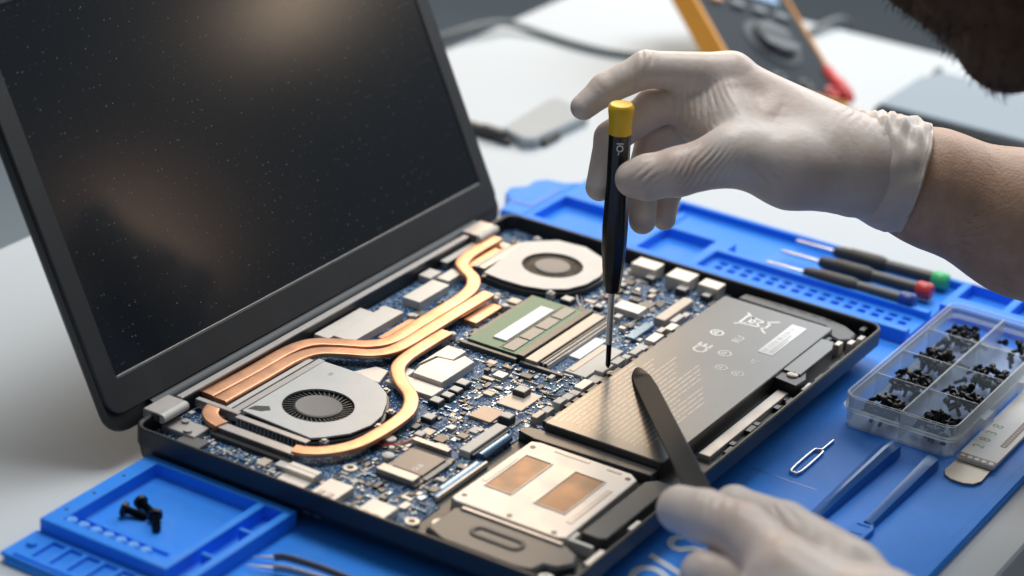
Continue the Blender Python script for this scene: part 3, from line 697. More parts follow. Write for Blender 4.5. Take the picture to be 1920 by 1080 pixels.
# crossed-out wheelie bin
mb = MB()
def bar(p, q, w):
    p, q = Vector(p), Vector(q); n = (q-p).normalized(); n = Vector((-n.y, n.x))*w*.5
    mb.prism([tuple(p+n), tuple(p-n), tuple(q-n), tuple(q+n)], 24.4, 24.46)
for p, q in (((182, 308), (182, 321)), ((184, 309), (197, 311)), ((184, 320), (197, 318)), ((197, 311), (197, 318)), ((180, 306), (200, 324)), ((180, 324), (200, 305)), ((186, 309.5), (186, 320))): bar(p, q, 1.25)
build('battery_symbol', mb, M['print'], bat)
mb = MB()
for k in range(34):
    if rnd.random() < .75: y_ = 284+k*1.15; mb.box(208.3, 211.2, y_, y_+rnd.choice((.3, .5, .7)), 24.55, 24.57)
mb.box(212.4, 213.1, 284, 312, 24.55, 24.57); mb.box(213.9, 214.5, 284, 305, 24.55, 24.57); build('label_print', mb, M['ltext'], bat)['kind'] = 'stuff'
# front strip, brackets, speakers
mb = MB(); mb.box(231.5, 238, 166, 258, 12, 18.4, .3); ls = build('indicator_board', mb, M['alu'], lap, 40)
for y in (186, 205, 214, 238, 250):
    mb = MB(); mb.box(238.2, 241.5, y, y+rnd.uniform(4, 10), 12, 17.6, .2); build('indicator_clip', mb, M['dark'], ls, 40)
for k in range(12):
    y = 132+k*18.6+rnd.uniform(-2, 2); mb = MB(); mb.box(242.4, 244.6, y, y+rnd.uniform(5, 15), 12, 20+rnd.uniform(-2, .6), .3); build('edge_clip', mb, M[rnd.choice(('alud', 'dark', 'chip'))], lap, 40)
mb = MB(); mb.prism([(222.5, 262), (241, 259), (242, 270), (238, 279), (229, 281), (228, 271)], 12, 23.0, .4); bk = build('bracket', mb, M['dark'], lap, 40)
mb = MB(); mb.lathe([(0, 3.2), (.7, 3.2), (1.1, 2.6)], (234, 269.5, 23.0), (234, 269.5, 27), 18); build('bracket_screw', mb, M['alu'], bk, 40)
mb = MB(); mb.prism([(163, 344.5), (164, 353.5), (188, 354.5), (214, 354), (229, 351), (238, 345), (239, 336), (234, 330.5), (227, 333), (225, 338.5), (219, 343)], 12, 21.4, 1); sp2 = build('speaker', mb, M['navy'], lap, 40)
for k in range(5):
    mb = MB(); mb.box(184+k*8, 188+k*8, 350.5, 351.4, 21.4, 21.6); build('speaker_slot', mb, M['dark'], sp2)
for x, y, m in ((236, 325, 'alu'), (241, 331, 'alu'), (243, 340, 'white'), (239, 352, 'dark'), (229, 326, 'dark')):
    mb = MB(); mb.box(x-1.6, x+1.6, y-3, y+3, 12, 22.4, .3); build('edge_clip', mb, M[m], lap, 40)
mb = MB(); mb.prism([(166, 14), (166, 38), (170, 40.5), (228, 40.5), (236, 36), (239, 28), (234, 20), (228, 18.5), (226, 11), (218, 8.5), (178, 8.5)], 12, 20.6, 1.4); sp1 = build('speaker', mb, M['navy'], lap, 40)
mb = MB(); mb.ring(rrect(184, 213, 20, 30.5, 5), rrect(186.4, 210.6, 22.4, 28.1, 2.8), 20.6, 21.3, .3); build('speaker_vent', mb, M['grip'], sp1, 40)
mb = MB(); mb.box(170, 226, 37.6, 40.2, 20.6, 21.6, .4); build('speaker_rib', mb, M['alud'], sp1, 40)
mb = MB(); mb.lathe([(0, 4.2), (5.4, 4.2), (6, 3.6), (6, 1.5), (5.4, 1.4)], (232, 13.5, 12), (232, 13.5, 20), 20); build('corner_post', mb, M['alu'], lap, 40)
mb = MB(); mb.prism([(221, 5), (242, 5), (243, 24), (238, 26), (236, 18), (226, 17), (222, 12)], 12, 16.5, .4); build('bracket', mb, M['dark'], lap, 40)
# metal plate over the drive with two copper patches
mb = MB(); mb.prism([(160.5, 44.5), (161, 118), (166, 120), (218, 120), (223, 116), (224, 45), (220, 42.8), (164, 42.8)], 12, 21.2, .5); pl = build('drive_plate', mb, M['alu'], lap, 40)
for a in ((167.4, 181.8, 64.5, 103), (195.4, 211.8, 64.5, 103.5)):
    mb = MB(); mb.ring([(a[0]-.7, a[2]-.7), (a[1]+.7, a[2]-.7), (a[1]+.7, a[3]+.7), (a[0]-.7, a[3]+.7)], [(a[0], a[2]), (a[1], a[2]), (a[1], a[3]), (a[0], a[3])], 21.2, 21.75, .15); build('patch_frame', mb, M['alu'], pl, 40)
    mb = MB(); mb.box(*a, 21.2, 21.35); build('copper_patch', mb, M['cupatch'], pl)
for x, y in ((164.5, 50), (192, 46.5), (217, 46), (219, 114), (165, 113)):
    mb = MB(); mb.cyl((x, y, 21.1), (x, y, 21.4), 1.5, 12); build('plate_hole', mb, M['dark'], pl)
for a in ((163, 165.6, 68, 98), (216.5, 219.5, 58, 98), (176, 196, 115.5, 117.5), (206, 214, 115.5, 117.5)):
    mb = MB(); mb.box(*a, 21.2, 21.45, .1); build('plate_slot', mb, M['alud'], pl, 40)
mb = MB(); mb.prism([(226.5, 55), (226.5, 118), (231, 123), (239.2, 123), (239.2, 57), (236, 55)], 12, 20.8, .5); build('side_bar', mb, M['navy'], lap, 40)
mb = MB(); mb.box(225, 238.5, 44, 46.4, 12, 21.5, .3); mb.box(225, 227.5, 46.4, 53, 12, 21.5, .3); mb.box(234, 236.5, 46.4, 50, 12, 19, .3); build('white_clip', mb, M['white'], lap, 40)
mb = MB(); mb.box(243, 245.5, 70, 80, 12, 22, .3); mb.box(243, 246.5, 28, 44, 12, 22.6, .3); build('edge_clip', mb, M['alu'], lap, 40)
mb = MB(); mb.prism([(150, 124.5), (160, 122), (226, 125), (226, 132.5), (158, 132.5), (150, 131)], 12, 20.8, .4); build('frame_rib', mb, M['dark'], lap, 40)
for x, y in ((154.5, 127.5), (153.5, 215)):
    mb = MB(); mb.lathe([(0, 3.4), (3.2, 3.4), (3.8, 2.8), (3.8, 1.3), (3.2, 1.2)], (x, y, 16), (x, y, 21), 16); build('screw_head', mb, M['tan'], lap, 40)

# ------------------------------------------------------------------ tools and small things on the mat
def driver(name, loc, rot, capm, lab, cat, shaft, hl, prof, group=None, r0=1.5):
    d = empty(name, loc, lab, cat, group)
    d.rotation_euler = rot
    mb = MB(); mb.lathe([(0, .35), (.8, .9), (9, 1.0), (10, r0), (shaft, r0)], (0, 0, 0), (0, 0, 1), 14); build('shaft', mb, M['steel'], d, 40, local=True)
    return d
def place(o, a, b):
    """aims the local z axis of a thing from a towards b"""
    o.location = Vector(a)*.001; o.rotation_mode = 'QUATERNION'; o.rotation_quaternion = (Vector(b)-Vector(a)).to_track_quat('Z', 'X')
# the screwdriver in the hand
sd = empty('screwdriver', (0, 0, 0), 'black screwdriver with a yellow cap held upright by the gloved right hand', 'screwdriver')
place(sd, (150.2, 215.9, 21.6), (144.9, 212.8, 171.6))
mb = MB(); mb.lathe([(0, .5), (1.5, 1.3), (14, 1.35), (15.5, 1.75), (46, 1.75)], (0, 0, 0), (0, 0, 1), 16); shf = build('shaft', mb, M['steel'], sd, 40, local=True)
mb = MB(); mb.lathe([(-.05, .55), (1.5, 1.36), (14, 1.42), (14.2, 1.0)], (0, 0, 0), (0, 0, 1), 16); build('bit', mb, M['dark'], shf, 40, local=True)
seg = 48; loops = []
for z, r in ((45, 3.9), (46, 4.3), (58, 5.4), (70, 6.25), (82, 6.5), (95, 6.1), (108, 5.75), (134, 5.7)):
    fl = .22 if 52 < z < 100 else .06
    loops.append([((r+fl*math.cos(8*2*math.pi*i/seg))*math.cos(2*math.pi*i/seg), (r+fl*math.cos(8*2*math.pi*i/seg))*math.sin(2*math.pi*i/seg), z) for i in range(seg)])
mb.loft(loops); hd = build('handle', mb, M['handle'], sd, 50, local=True)
mb = MB(); mb.lathe([(133.8, 5.6), (134.2, 6.2), (140, 6.0), (146, 6.7), (148.6, 6.7), (150, 5.6), (150.3, 2)], (0, 0, 0), (0, 0, 1), 28); build('cap', mb, M['yellow'], sd, 40, local=True)
dl_ = sd.rotation_quaternion.inverted() @ Vector((.45, -.79, .41)); nl = Vector((dl_.x, dl_.y, 0)).normalized(); zl = Vector((0, 0, 1)); yl = zl.cross(nl)
mt = Matrix((( 0, yl.x, nl.x), (0, yl.y, nl.y), (-1, 0, 0))).to_4x4(); mt.translation = (Vector((0, 0, 131))+nl*5.72-yl*1.6)*.001
tx = text('handle_marking', 'IO-', 5, Matrix.Translation(wloc(sd)) @ mt, M['print'], sd, bold=.06, depth=.3)
# three drivers in the tray
for (tx, ty, x1, capm, lab) in ((144, 466, 244.5, 'greenc', 'black screwdriver with a green cap lying farthest back in the blue tray'), (144, 445, 243, 'red', 'black screwdriver with a red cap lying between the green and blue capped ones'), (143.5, 424, 241, 'bluec', 'black screwdriver with a blue cap lying nearest the laptop in the blue tray')):
    d = empty('screwdriver', (0, 0, 0), lab, 'screwdriver', 'screwdrivers lying in the mat tray'); place(d, (tx, ty, 11.6), (x1, ty+.6, 13.0)); Ld = x1-tx
    mb = MB(); mb.lathe([(0, .6), (1, 1.1), (27, 1.1)], (0, 0, 0), (0, 0, 1), 12); build('shaft', mb, M['steel'], d, 40, local=True)
    mb = MB(); mb.lathe([(26, 2.8), (27, 3.4), (32, 4.3), (36, 4.3), (37, 4.8), (56, 5.0), (60, 4.2), (61, 3.6)], (0, 0, 0), (0, 0, 1), 24); build('grip', mb, M['grip'], d, 40, local=True)
    mb = MB(); mb.lathe([(60.5, 3.7), (70, 3.9), (Ld-9, 4.1)], (0, 0, 0), (0, 0, 1), 20); build('handle', mb, M['navy'], d, 40, local=True)
    mb = MB(); mb.lathe([(Ld-9.5, 4.5), (Ld-8.5, 5.2), (Ld-1.5, 5.3), (Ld, 4.3), (Ld+.2, 1)], (0, 0, 0), (0, 0, 1), 24); build('cap', mb, M[capm], d, 40, local=True)
# loose screws in the screw tray
def screw_mesh(Ls, rh, rs):
    mb = MB(); mb.lathe([(0, rh*.75), (.35, rh), (rh*.7, rh), (rh*.75, rs), (rh*.9, rs)], (0, 0, 0), (0, 0, -1), 12)
    h = mb; mb2 = MB(); pr = [(rh*.75, rs*.9)]; z = rh*.9
    while z < Ls: pr += [(z, rs*1.12), (z+.35, rs*.85)]; z += .7
    pr.append((Ls, rs*.5)); mb2.lathe(pr, (0, 0, 0), (0, 0, -1), 10); return h, mb2
h1, s1 = screw_mesh(13, 3.6, 1.9)
for a, b, lab in (((31.5, -44.5, 9.0), (41, -41.5, 6.6), 'black screw lying leftmost in the blue tray with its head toward the pegs'), ((34, -34.5, 9.4), (44, -37.5, 7.6), 'black screw in the blue tray with its head farthest from the pegs'), ((46.8, -38.2, 8.6), (53.5, -45.5, 6.8), 'black screw lying rightmost in the blue tray')):
    sc = empty('screw', (0, 0, 0), lab, 'screw', 'loose screws in the mat tray'); place(sc, a, tuple(2*Vector(a)-Vector(b)))
    build('screw_head', h1, M['screw'], sc, 40, local=True); build('threaded_shank', s1, M['screw'], sc, 40, local=True)
# clear organizer with lid rim, dividers and screws
bxo = empty('organizer_box', (297, 342, 4), 'clear plastic organizer box with eight cells of black screws', 'box')
X0, X1, Y0, Y1 = 263, 330, 268, 424
mb = MB(); lo = rrect(X0+2.5, X1-2.5, Y0+2.5, Y1-2.5, 6, 5)
mb.ring(lo, inset(lo, 1.2), 3.5, 20.5, .2); mb.prism(inset(lo, .6), 3.3, 4.6); build('box_tub', mb, M['clear'], bxo, 40)
mb = MB(); lo = rrect(X0, X1, Y0, Y1, 8, 5); mb.ring(lo, inset(lo, 2.6), 13.2, 14.8, .3); build('box_flange', mb, M['clear'], bxo, 40)
lo = rrect(X0+1.2, X1-1.2, Y0+1.2, Y1-1.2, 7, 5); mb = MB(); mb.ring(lo, inset(lo, 1.5), 14.8, 22.2, .4); build('box_rim', mb, M['clear'], bxo, 40)
mb = MB(); mb.box(296.6, 298, Y0+4, Y1-4, 4.6, 21.4, .3); build('divider', mb, M['clear'], bxo, 40)
for y in (308, 344.5, 381):
    mb = MB(); mb.box(X0+4, 296.5, y-.6, y+.6, 4.6, 20.6, .3); build('divider', mb, M['clear'], bxo, 40)
    mb = MB(); mb.box(298.1, X1-4, y-.6, y+.6, 4.6, 20.6, .3); build('divider', mb, M['clear'], bxo, 40)
for y in (300, 356):
    mb = MB(); mb.box(330.2, 334, y, y+14, 10, 16.5, .6); build('box_latch', mb, M['clear'], bxo, 40)
hS, sS = screw_mesh(6.8, 2.0, 1.0); sS.v += []; mbS = MB(); mbS.add(hS.v, hS.f); mbS.add(sS.v, sS.f)
proto = None
rows = ('nearest the camera', 'second from the camera', 'third from the camera', 'farthest from the camera')
for ci, (xa, xb) in enumerate(((269, 294), (300.5, 324))):
    for ri, (ya, yb) in enumerate(((275, 304), (312, 341), (348.5, 377.5), (385, 415))):
        side = ('laptop side', 'outer side')[ci]; dens = 36 if (ci, ri) in ((0, 0), (0, 1), (1, 1), (0, 2)) else 34
        if (ci, ri) == (1, 3): dens = 9
        for k in range(dens):
            u, v = rnd.betavariate(1.1, 1.1), rnd.betavariate(1.1, 1.1)
            x, y = xa+2+(xb-xa-4)*u, ya+2+(yb-ya-4)*v
            hgt = 9.0*(1-abs(u-.5)*1.2)*(1-abs(v-.5)*1.2)
            if proto is None: o = proto = build('screw', mbS, M['screw'], None, 40, local=True)
            else: o = proto.copy(); COL.objects.link(o)
            tag(o, 'black screw in the %s cell %s of the clear box' % (side, rows[ri]), 'screw', 'black screws in the %s box cell %s' % (side, rows[ri]))
            o.location = Vector((x, y, 11.4+max(0, hgt)*rnd.uniform(.0, .9)))*.001
            o.rotation_euler = (rnd.gauss(0, .7), rnd.gauss(0, .7), rnd.uniform(0, 6.28))
# pin tool for card trays
st = empty('ejector_pin', (269, 220, 4), 'small bent wire ejector pin with a long loop beside the blue pry bars', 'ejector pin')
P = [(270.6, 234), (271.6, 231), (271.6, 206), (269, 203), (266.6, 206), (266.6, 231), (268, 234), (269.3, 234.8), (270, 236), (270.3, 249)]
mb = MB(); mb.tube(smooth_path([(x, y, 4.2) for x, y in P], 4), .75, 8); build('wire_loop', mb, M['steel'], st, 60)
# pry bars
def loftbar(name, secs, m, parent):
    mb = MB(); mb.loft(secs); return build(name, mb, m, parent, 30)
p1 = empty('pry_bar', (298, 210, 4), 'blue plastic pry bar with a tall wedge ridge lying nearer the wire pin', 'pry tool', 'blue plastic pry bars')
secs = []
for y, hw, h in ((158, 3.6, 3.4), (161, 4.3, 4.6), (200, 5.0, 7), (245, 6.2, 8.6), (256, 6.6, 8.2), (259, 5.8, 6.6)):
    c = 297.6+(y-158)*.012
    secs.append([(c-hw, y, 3.3), (c+hw, y, 3.3), (c+hw*.9, y, 3.3+h*.72), (c+hw*.42, y, 3.3+h), (c+hw*.12, y, 3.3+h), (c-hw*.75, y, 3.3+h*.4)])
loftbar('bar', secs, M['bluep'], p1)
p2 = empty('pry_bar', (322, 207, 4), 'blue plastic pry bar with a squared pale end plate lying farther from the laptop', 'pry tool', 'blue plastic pry bars')
secs = []
for y, hw, h in ((175, 3.4, 3.6), (200, 3.9, 4.8), (245, 4.6, 6.2), (256, 4.9, 6.4), (259.5, 4.2, 4.8)):
    c = 322
    secs.append([(c-hw, y, 3.3), (c+hw, y, 3.3), (c+hw*.8, y, 3.3+h*.8), (c+hw*.1, y, 3.3+h), (c-hw*.35, y, 3.3+h), (c-hw*.8, y, 3.3+h*.35)])
loftbar('bar', secs, M['bluep'], p2)
mb = MB(); mb.prism([(316.6, 157), (327, 157), (327.4, 172), (324.5, 178), (319.5, 178), (316.4, 172)], 3.3, 6.0, .4); e = build('end_plate', mb, M['blue'], p2, 40)
mb = MB(); mb.box(318.5, 325, 171.5, 172.7, 6, 6.5, .1); mb.box(319, 325, 162, 163, 6, 6.4, .1); build('end_rib', mb, M['blue'], e, 40)
# steel scraper with printed handle
scp = empty('scraper', (340, 300, 4), 'flat steel scraper with a rounded tip and a white printed handle at the mat edge', 'scraper')
mb = MB(); mb.prism([(331, 276), (330.4, 256), (332.5, 251), (337, 248.3), (344, 248.2), (348.6, 250.6), (351, 256), (350.4, 276)], 3.4, 4.6, .3); build('blade', mb, M['scrap'], scp, 40)
mb = MB(); mb.prism(rrect(330.4, 351.4, 271, 430, 1.5, 3), 4.6, 6.4, .3); hh = build('handle', mb, M['scrh'], scp, 40)
mb = MB()
mb.box(330.6, 351.2, 271.4, 277, 6.4, 6.46); build('printed_band', mb, M['scb'], hh)
mb = MB()
for k in range(5): mb.prism(rrect(331.8+k*3.9, 334.4+k*3.9, 272.6, 275.6, 1.2, 3), 6.46, 6.52)
build('printed_dot', mb, M['beige'], hh)['kind'] = 'stuff'
mb = MB(); mb.box(345.2, 348.6, 296, 372, 6.4, 6.5); build('printed_bar', mb, M['scb'], hh)
mb = MB()
for k in range(26): mb.box(346.4, 347.4, 297.3+k*2.8, 298.1+k*2.8, 6.5, 6.55)
build('printed_tick', mb, M['beige'], hh)['kind'] = 'stuff'
for k, ch in enumerate('2838'):
    text('printed_digit', ch, 8.5, rotz(338.6, 287+k*9.5, 6.42, 90), M['scg'], hh, depth=.02, bold=.1)
# tweezers
tw = empty('tweezers', (130, -45, 5), 'straight steel tweezers with bright tips lying by the screw tray', 'tweezers')
for tip, b, m_ in (([(104, -37.4, 5.2), (114, -33.2, 6.4)], [(113.5, -33.4, 6.4), (122, -31.6, 8), (155, -31, 9), (235, -32.5, 7)], 'chip'), ([(106, -45.6, 5.2), (119, -40.6, 6.0)], [(118.5, -40.8, 6.0), (128, -38.4, 7), (160, -36.2, 7.6), (235, -34.5, 6.4)], 'alud')):
    mb = MB(); mb.lathe([(0, .25), (4, .6), ((Vector(tip[1])-Vector(tip[0])).length, 1.0)], tip[0], tip[1], 8); build('tip', mb, M['steel'], tw, 60)
    mb = MB(); mb.flat(smooth_path(b, 5), .8, 1.9, 10); build('arm', mb, M[m_], tw, 60)
# black spudger held in the left hand
sg = empty('spudger', (220, 150, 32), 'flat black spudger with an angled tip held over the battery', 'spudger')
a, b = Vector((166.5, 218.2, 25.6)), Vector((272.8, 81.7, 46.2)); ax = (b-a).normalized(); vw = Vector((-.45, .79, -.41)); wd = ax.cross(vw).normalized(); nn = wd.cross(ax).normalized(); Lg = (b-a).length
secs = []
for t, w0, w1, th in ((0, -1.2, 1.2, .35), (.02, -3.2, 2.2, .5), (.05, -4.7, 3.2, .7), (.10, -5.3, 4.6, .9), (.2, -5.5, 5.4, 1.1), (.5, -5.6, 5.6, 1.3), (.8, -5.8, 5.8, 1.4), (1, -6, 6, 1.5), (1.25, -6, 6, 1.5)):
    c = a+ax*(Lg*t); e = .5
    secs.append([tuple(c+wd*u+nn*v) for u, v in ((w0, -th*e), (w0+.5, -th), (w1-.5, -th), (w1, -th*e), (w1, th*e), (w1-.5, th), (w0+.5, th), (w0, th*e))])
mb = MB(); mb.loft(secs); build('blade', mb, M['black'], sg, 35)

# ------------------------------------------------------------------ things farther back on the table
mm = empty('multimeter', (40, 760, 0), 'grey digital multimeter in an orange boot propped up behind the gloved hand', 'multimeter')
W = Vector((.498, .808, -.314)).normalized(); Uv = Vector((-.738, .586, .335)); Uv = (Uv-W*Uv.dot(W)).normalized(); N = W.cross(Uv).normalized()
if N.dot(Vector((-.45, .79, -.41))) > 0: N = -N
BR = Vector((61, 736, 3))
def MM(pts): return [tuple(BR+W*(p[0]-96)+Uv*p[1]+N*p[2]) for p in pts]
def mmb(name, f, m, parent=mm, sm=40):
    b_ = MB(); f(b_); b_.v = MM(b_.v); return build(name, b_, m, parent, sm)
mmb('boot', lambda b_: b_.ring(rrect(-12, 96, 0, 190, 12), rrect(-8.5, 93.5, 3.5, 186.5, 9), -16, 2.6, 1), M['orange'])
fc = mmb('face', lambda b_: b_.prism(rrect(-8.6, 93.4, 3.4, 186.6, 9), -15, 1.5, .8), M['slate'])
dl = mmb('dial', lambda b_: b_.lathe([(0, 25), (1, 25), (1.4, 23), (1.4, 18.5), (7, 17), (8, 15.5)], (47, 56, 1.5), (47, 56, 10), 36), M['slate2'], fc)
mmb('dial_recess', lambda b_: (b_.prism([(31, 60), (63, 60), (59, 68.5), (47, 72), (35, 68.5)], 9.3, 9.8), b_.prism([(29, 52), (65, 52), (62, 43), (47, 40), (32, 43)], 9.3, 9.8)), M['dark'], fc)
for k in range(4):
    mmb('button', lambda b_, k=k: b_.prism(rrect(4+k*21, 17+k*21, 91, 98.5, 3), 1.5, 4.5, .8), M['btn'] if k == 0 else M['btng'], fc)
mmb('display', lambda b_: b_.prism(rrect(6, 82, 112, 165, 3), 1.5, 2.4, .4), M['bluegrey'], fc)
for k in range(4):
    mmb('jack', lambda b_, k=k: b_.lathe([(0, 5.5), (2, 5.5), (2, 3), (.2, 2.8)], (6+k*25, 11, 1.5), (6+k*25, 11, 8), 18), M['red'] if k == 3 else M['dark'], fc)
pr = mmb('probe_plug', lambda b_: b_.lathe([(0, 4.4), (14, 4.4), (17, 5.6), (30, 5.2), (36, 3)], (90, 40, 2), (95, 4, 4), 16), M['red'], mm)
mmb('kickstand', lambda b_: b_.box(30, 66, 60, 66, -70, -30), M['dark'], mm)
tbl = empty('tablet', (155, 777, 0), 'closed silver tablet computer with a dark edge lying behind the forearm', 'tablet')
mb = MB(); mb.prism([(82, 727), (250, 727), (250, 829), (92, 829), (88, 826), (86, 816), (80.5, 811), (80.5, 729)], .3, 11.5, 1.2); build('tablet_body', mb, M['dark'], tbl, 40)
mb = MB(); mb.prism([(83, 731), (249, 731), (249, 828), (93, 828), (90, 824), (88, 812), (83, 809)], 11.5, 14.2, .6); build('tablet_cover', mb, M['tablet'], tbl, 40)
mb = MB(); mb.cyl((87, 819, 8), (87, 834, 13), 3.2, 14, .5); build('tablet_hinge', mb, M['cable'], tbl, 40)
cb = empty('cable', (-180, 700, 0), 'thin dark cable crossing the back corner of the white table', 'cable')
mb = MB(); mb.tube(smooth_path([(-300, 600, -60), (-262, 640, -6), (-240, 664, 5), (-228, 690, 9), (-218, 716, 7), (-190, 722, 3.4), (-160, 719, 3.4), (-128, 722, 3.4), (-90, 742, 3.4), (-60, 790, 3.4), (-40, 860, 3.4), (-30, 930, 0), (-28, 950, -60)], 6), 2.7, 10); build('cable_sheath', mb, M['cable'], cb, 60)
ph = empty('phone_cover', (-82, 550, 0), 'pale grey phone cover lying on the table beyond the screen', 'phone cover')
mb = MB(); mb.prism([(-103, 519), (-108, 590), (-104, 597), (-76, 590), (-71, 583), (-74, 517), (-80, 511)], .3, 8, 1.5); build('cover_shell', mb, M['phone'], ph, 40)
mb = MB(); mb.box(-74, -70.5, 524, 545, .4, 5, .4); build('edge_shade', mb, M['dark'], ph, 40)  # dark strips stand in for the shadow along the cover's edges
mb = MB(); mb.box(-100, -90, 508, 511, .4, 5, .4); build('edge_shade', mb, M['dark'], ph, 40)
pn = empty('marker_pen', (-105, 512, 0), 'short black marker pen poking out behind the laptop screen', 'pen')
mb = MB(); mb.lathe([(0, 4.4), (55, 4.4), (57, 3.8)], (-170, 513, 4.6), (-112, 513, 4.6), 16); build('barrel', mb, M['dark'], pn, 40)
mb = MB(); mb.lathe([(0, 4.8), (14, 4.6), (17, 3.4)], (-113, 513, 5), (-96, 513, 5), 16); build('pen_cap', mb, M['dark'], pn, 40)

# ------------------------------------------------------------------ the person: continuous body, gloves, hair and shirt
ps = empty('person', (650, 420, 0), 'person in white latex gloves leaning in from the right to repair the laptop', 'person')
vr, vd, vf = Vector(CR[0]), Vector(CR[1]), Vector(CR[2])
# right glove
g = SDF((98, 180, 82), (282, 342, 206), .72)
Pm = g.new()
WR = [(252.1, 278.0, 148.6), (243.0, 295.3, 143.4), (235.1, 311.8, 135.2)]
g.cap(Pm, (250.6, 284.5, 143), (240, 300, 138), 22.5, 21.5, 3)
g.cap(Pm, (250, 283, 146), (178, 269.5, 178), 21, 12, 8)
g.cap(Pm, (246, 289, 147), (181, 284.5, 168), 20, 12, 8)
g.cap(Pm, (240, 301, 143), (182, 298, 153), 19, 12, 8)
g.cap(Pm, (236, 308, 137), (184, 309, 137), 18, 11, 8)
g.cap(Pm, (250, 279, 141), (226.5, 251, 146.5), 20.5, 19.5, 8)
g.cap(Pm, (232, 270, 148), (206, 262, 158), 22, 17, 8)
g.cap(Pm, (226.5, 250, 147), (200.7, 231, 152.9), 19, 14.5, 8)
g.cap(Pm, (206, 240, 156), (184, 258, 172), 10.5, 9.5, 7)
g.cap(Pm, (163.5, 259.6, 163.5), (188.4, 255.6, 155.9), 12, 16, 8); g.cap(Pm, (162, 265, 151), (182, 266, 149.5), 10, 15, 8)
FG = [([(178, 269.5, 180.5), (140.2, 246.2, 180.4), (124.8, 231.4, 169.2), (118.4, 221.7, 160.6)], (11.6, 9.6, 8.2, 6.9), 7),
      ([(176.3, 284.2, 170.8), (143.6, 253.2, 158.3), (129.6, 234.6, 142.6), (132.2, 221.4, 119.4)], (11, 10.2, 8.8, 7.4), 6),
      ([(175.5, 297.9, 154.2), (142.2, 260.8, 138.4), (144.2, 246.0, 117.1), (152.9, 234.0, 102.0)], (10.5, 10.2, 8.8, 7.2), 6),
      ([(176.6, 309.3, 136.0), (155.2, 279.3, 123.5), (152.4, 261.7, 109.6), (157.4, 250.7, 99.0)], (9.5, 8.2, 7.2, 6.2), 6),
      ([(203.0, 231.5, 152.5), (180.7, 213.4, 143.6), (167.0, 205.8, 139.0), (160.6, 204.2, 137.0)], (14.2, 12.5, 11.6, 9.8), 7)]
T = Pm.copy()
for pts, rs, k in FG:
    F = g.new(); g.chain(F, pts, rs); T = np.minimum(T, smin(Pm, F, k)) if len(pts) < 0 else smin(T, np.minimum(smin(Pm, F, k), 40), 1.2)
vx, vy = np.array(CR[0]), np.array(CR[1])
W_ = [((170, 246, 166), 11, vx+.12*vy, 3.6, 1.3), ((183, 252, 170), 9, vx-.3*vy, 3.2, 1.1), ((189, 249, 159), 9, vx*.8-.5*vy, 3.6, 1.0), ((160, 241, 173), 7, vx+.1*vy, 5, 1.0), ((166, 256, 158), 9, vx, 4.4, 1.1),
      ((199, 214, 152), 9, vx*.8+vy*.55, 2.9, 1.3), ((188, 207, 147), 7, vx*.75+vy*.6, 3.0, 1.1), ((171, 198, 142), 6, vx*.6+vy*.7, 4.4, 1.1), ((226, 226, 146), 8, vx*.9-vy*.6, 5.5, 1.0),
      ((247, 286, 163), 9, vx+.7*vy, 4.0, 1.2), ((250, 290, 156), 10, vx-.6*vy, 4.2, 1.1), ((240, 281, 167), 8, vx+.9*vy, 4.6, .8), ((142, 243, 188), 5, vx+.1*vy, 6, 1.3), ((140, 238, 180), 5, vx, 6, 1.2), ((126, 228, 171), 4, vx*.7-vy*.6, 6, 1.0), ((250, 276, 135), 14, vx, 6, .7)]
for q_, (c_, r_, d_, l_, a_) in enumerate(W_): g.wrinkle(T, c_, r_, d_, l_, a_, q_)
V, F = g.mesh(T); arr('glove', V, F, M['glove'], ps)
# flared cuff of the right glove
SEC = [((234.1, 294.4, 166.1), (247.2, 278.2, 120.3), 21), ((242.7, 299.9, 167.4), (255.3, 281.0, 116.8), 25), ((251.8, 305.3, 167.6), (262.4, 283.6, 114.0), 27.5), ((261.8, 310.5, 166.9), (268.0, 285.9, 112.4), 29.5), ((273.0, 315.1, 163.4), (273.8, 289.2, 112.4), 30.5)]
loops = []; ns = 72; nr = 26
for q in range(nr+1):
    t = q/nr*(len(SEC)-1); i = min(int(t), len(SEC)-2); f = t-i
    def ip(k): return Vector(SEC[i][k])*(1-f)+Vector(SEC[i+1][k])*f
    tp, bt, dp = ip(0), ip(1), SEC[i][2]*(1-f)+SEC[i+1][2]*f
    c = (tp+bt)/2; up = (tp-bt)/2; de = (vf-up.normalized()*vf.dot(up.normalized())).normalized()*dp
    l = []
    for k in range(ns):
        a = 2*math.pi*k/ns; topw = math.exp(-((a-2.15)/.62)**2)+.25*max(0, math.sin(a))
        rr = 1+.038*topw*math.sin(q*1.15+1.9*math.sin(a*3.3+.4)+k*.45)+.032*topw*math.sin(q*.8-k*.8+1.2*math.sin(q*.5))+.018*math.sin(a*7+q*.35+math.sin(a*4))
        if q == nr: rr *= 1.012
        l.append(tuple(c+(up*math.sin(a)+de*math.cos(a))*rr))
    loops.append(l)
mb = MB(); mb.loft(loops, False, False); cu = build('glove_cuff', mb, M['glove'], ps, 80)
so = cu.modifiers.new('thickness', 'SOLIDIFY'); so.thickness = .0007; so.offset = -1
mb = MB(); mb.tube([Vector(p) for p in loops[-1]]+[Vector(loops[-1][0])], .95, 8); build('cuff_bead', mb, M['glove'], cu, 80)
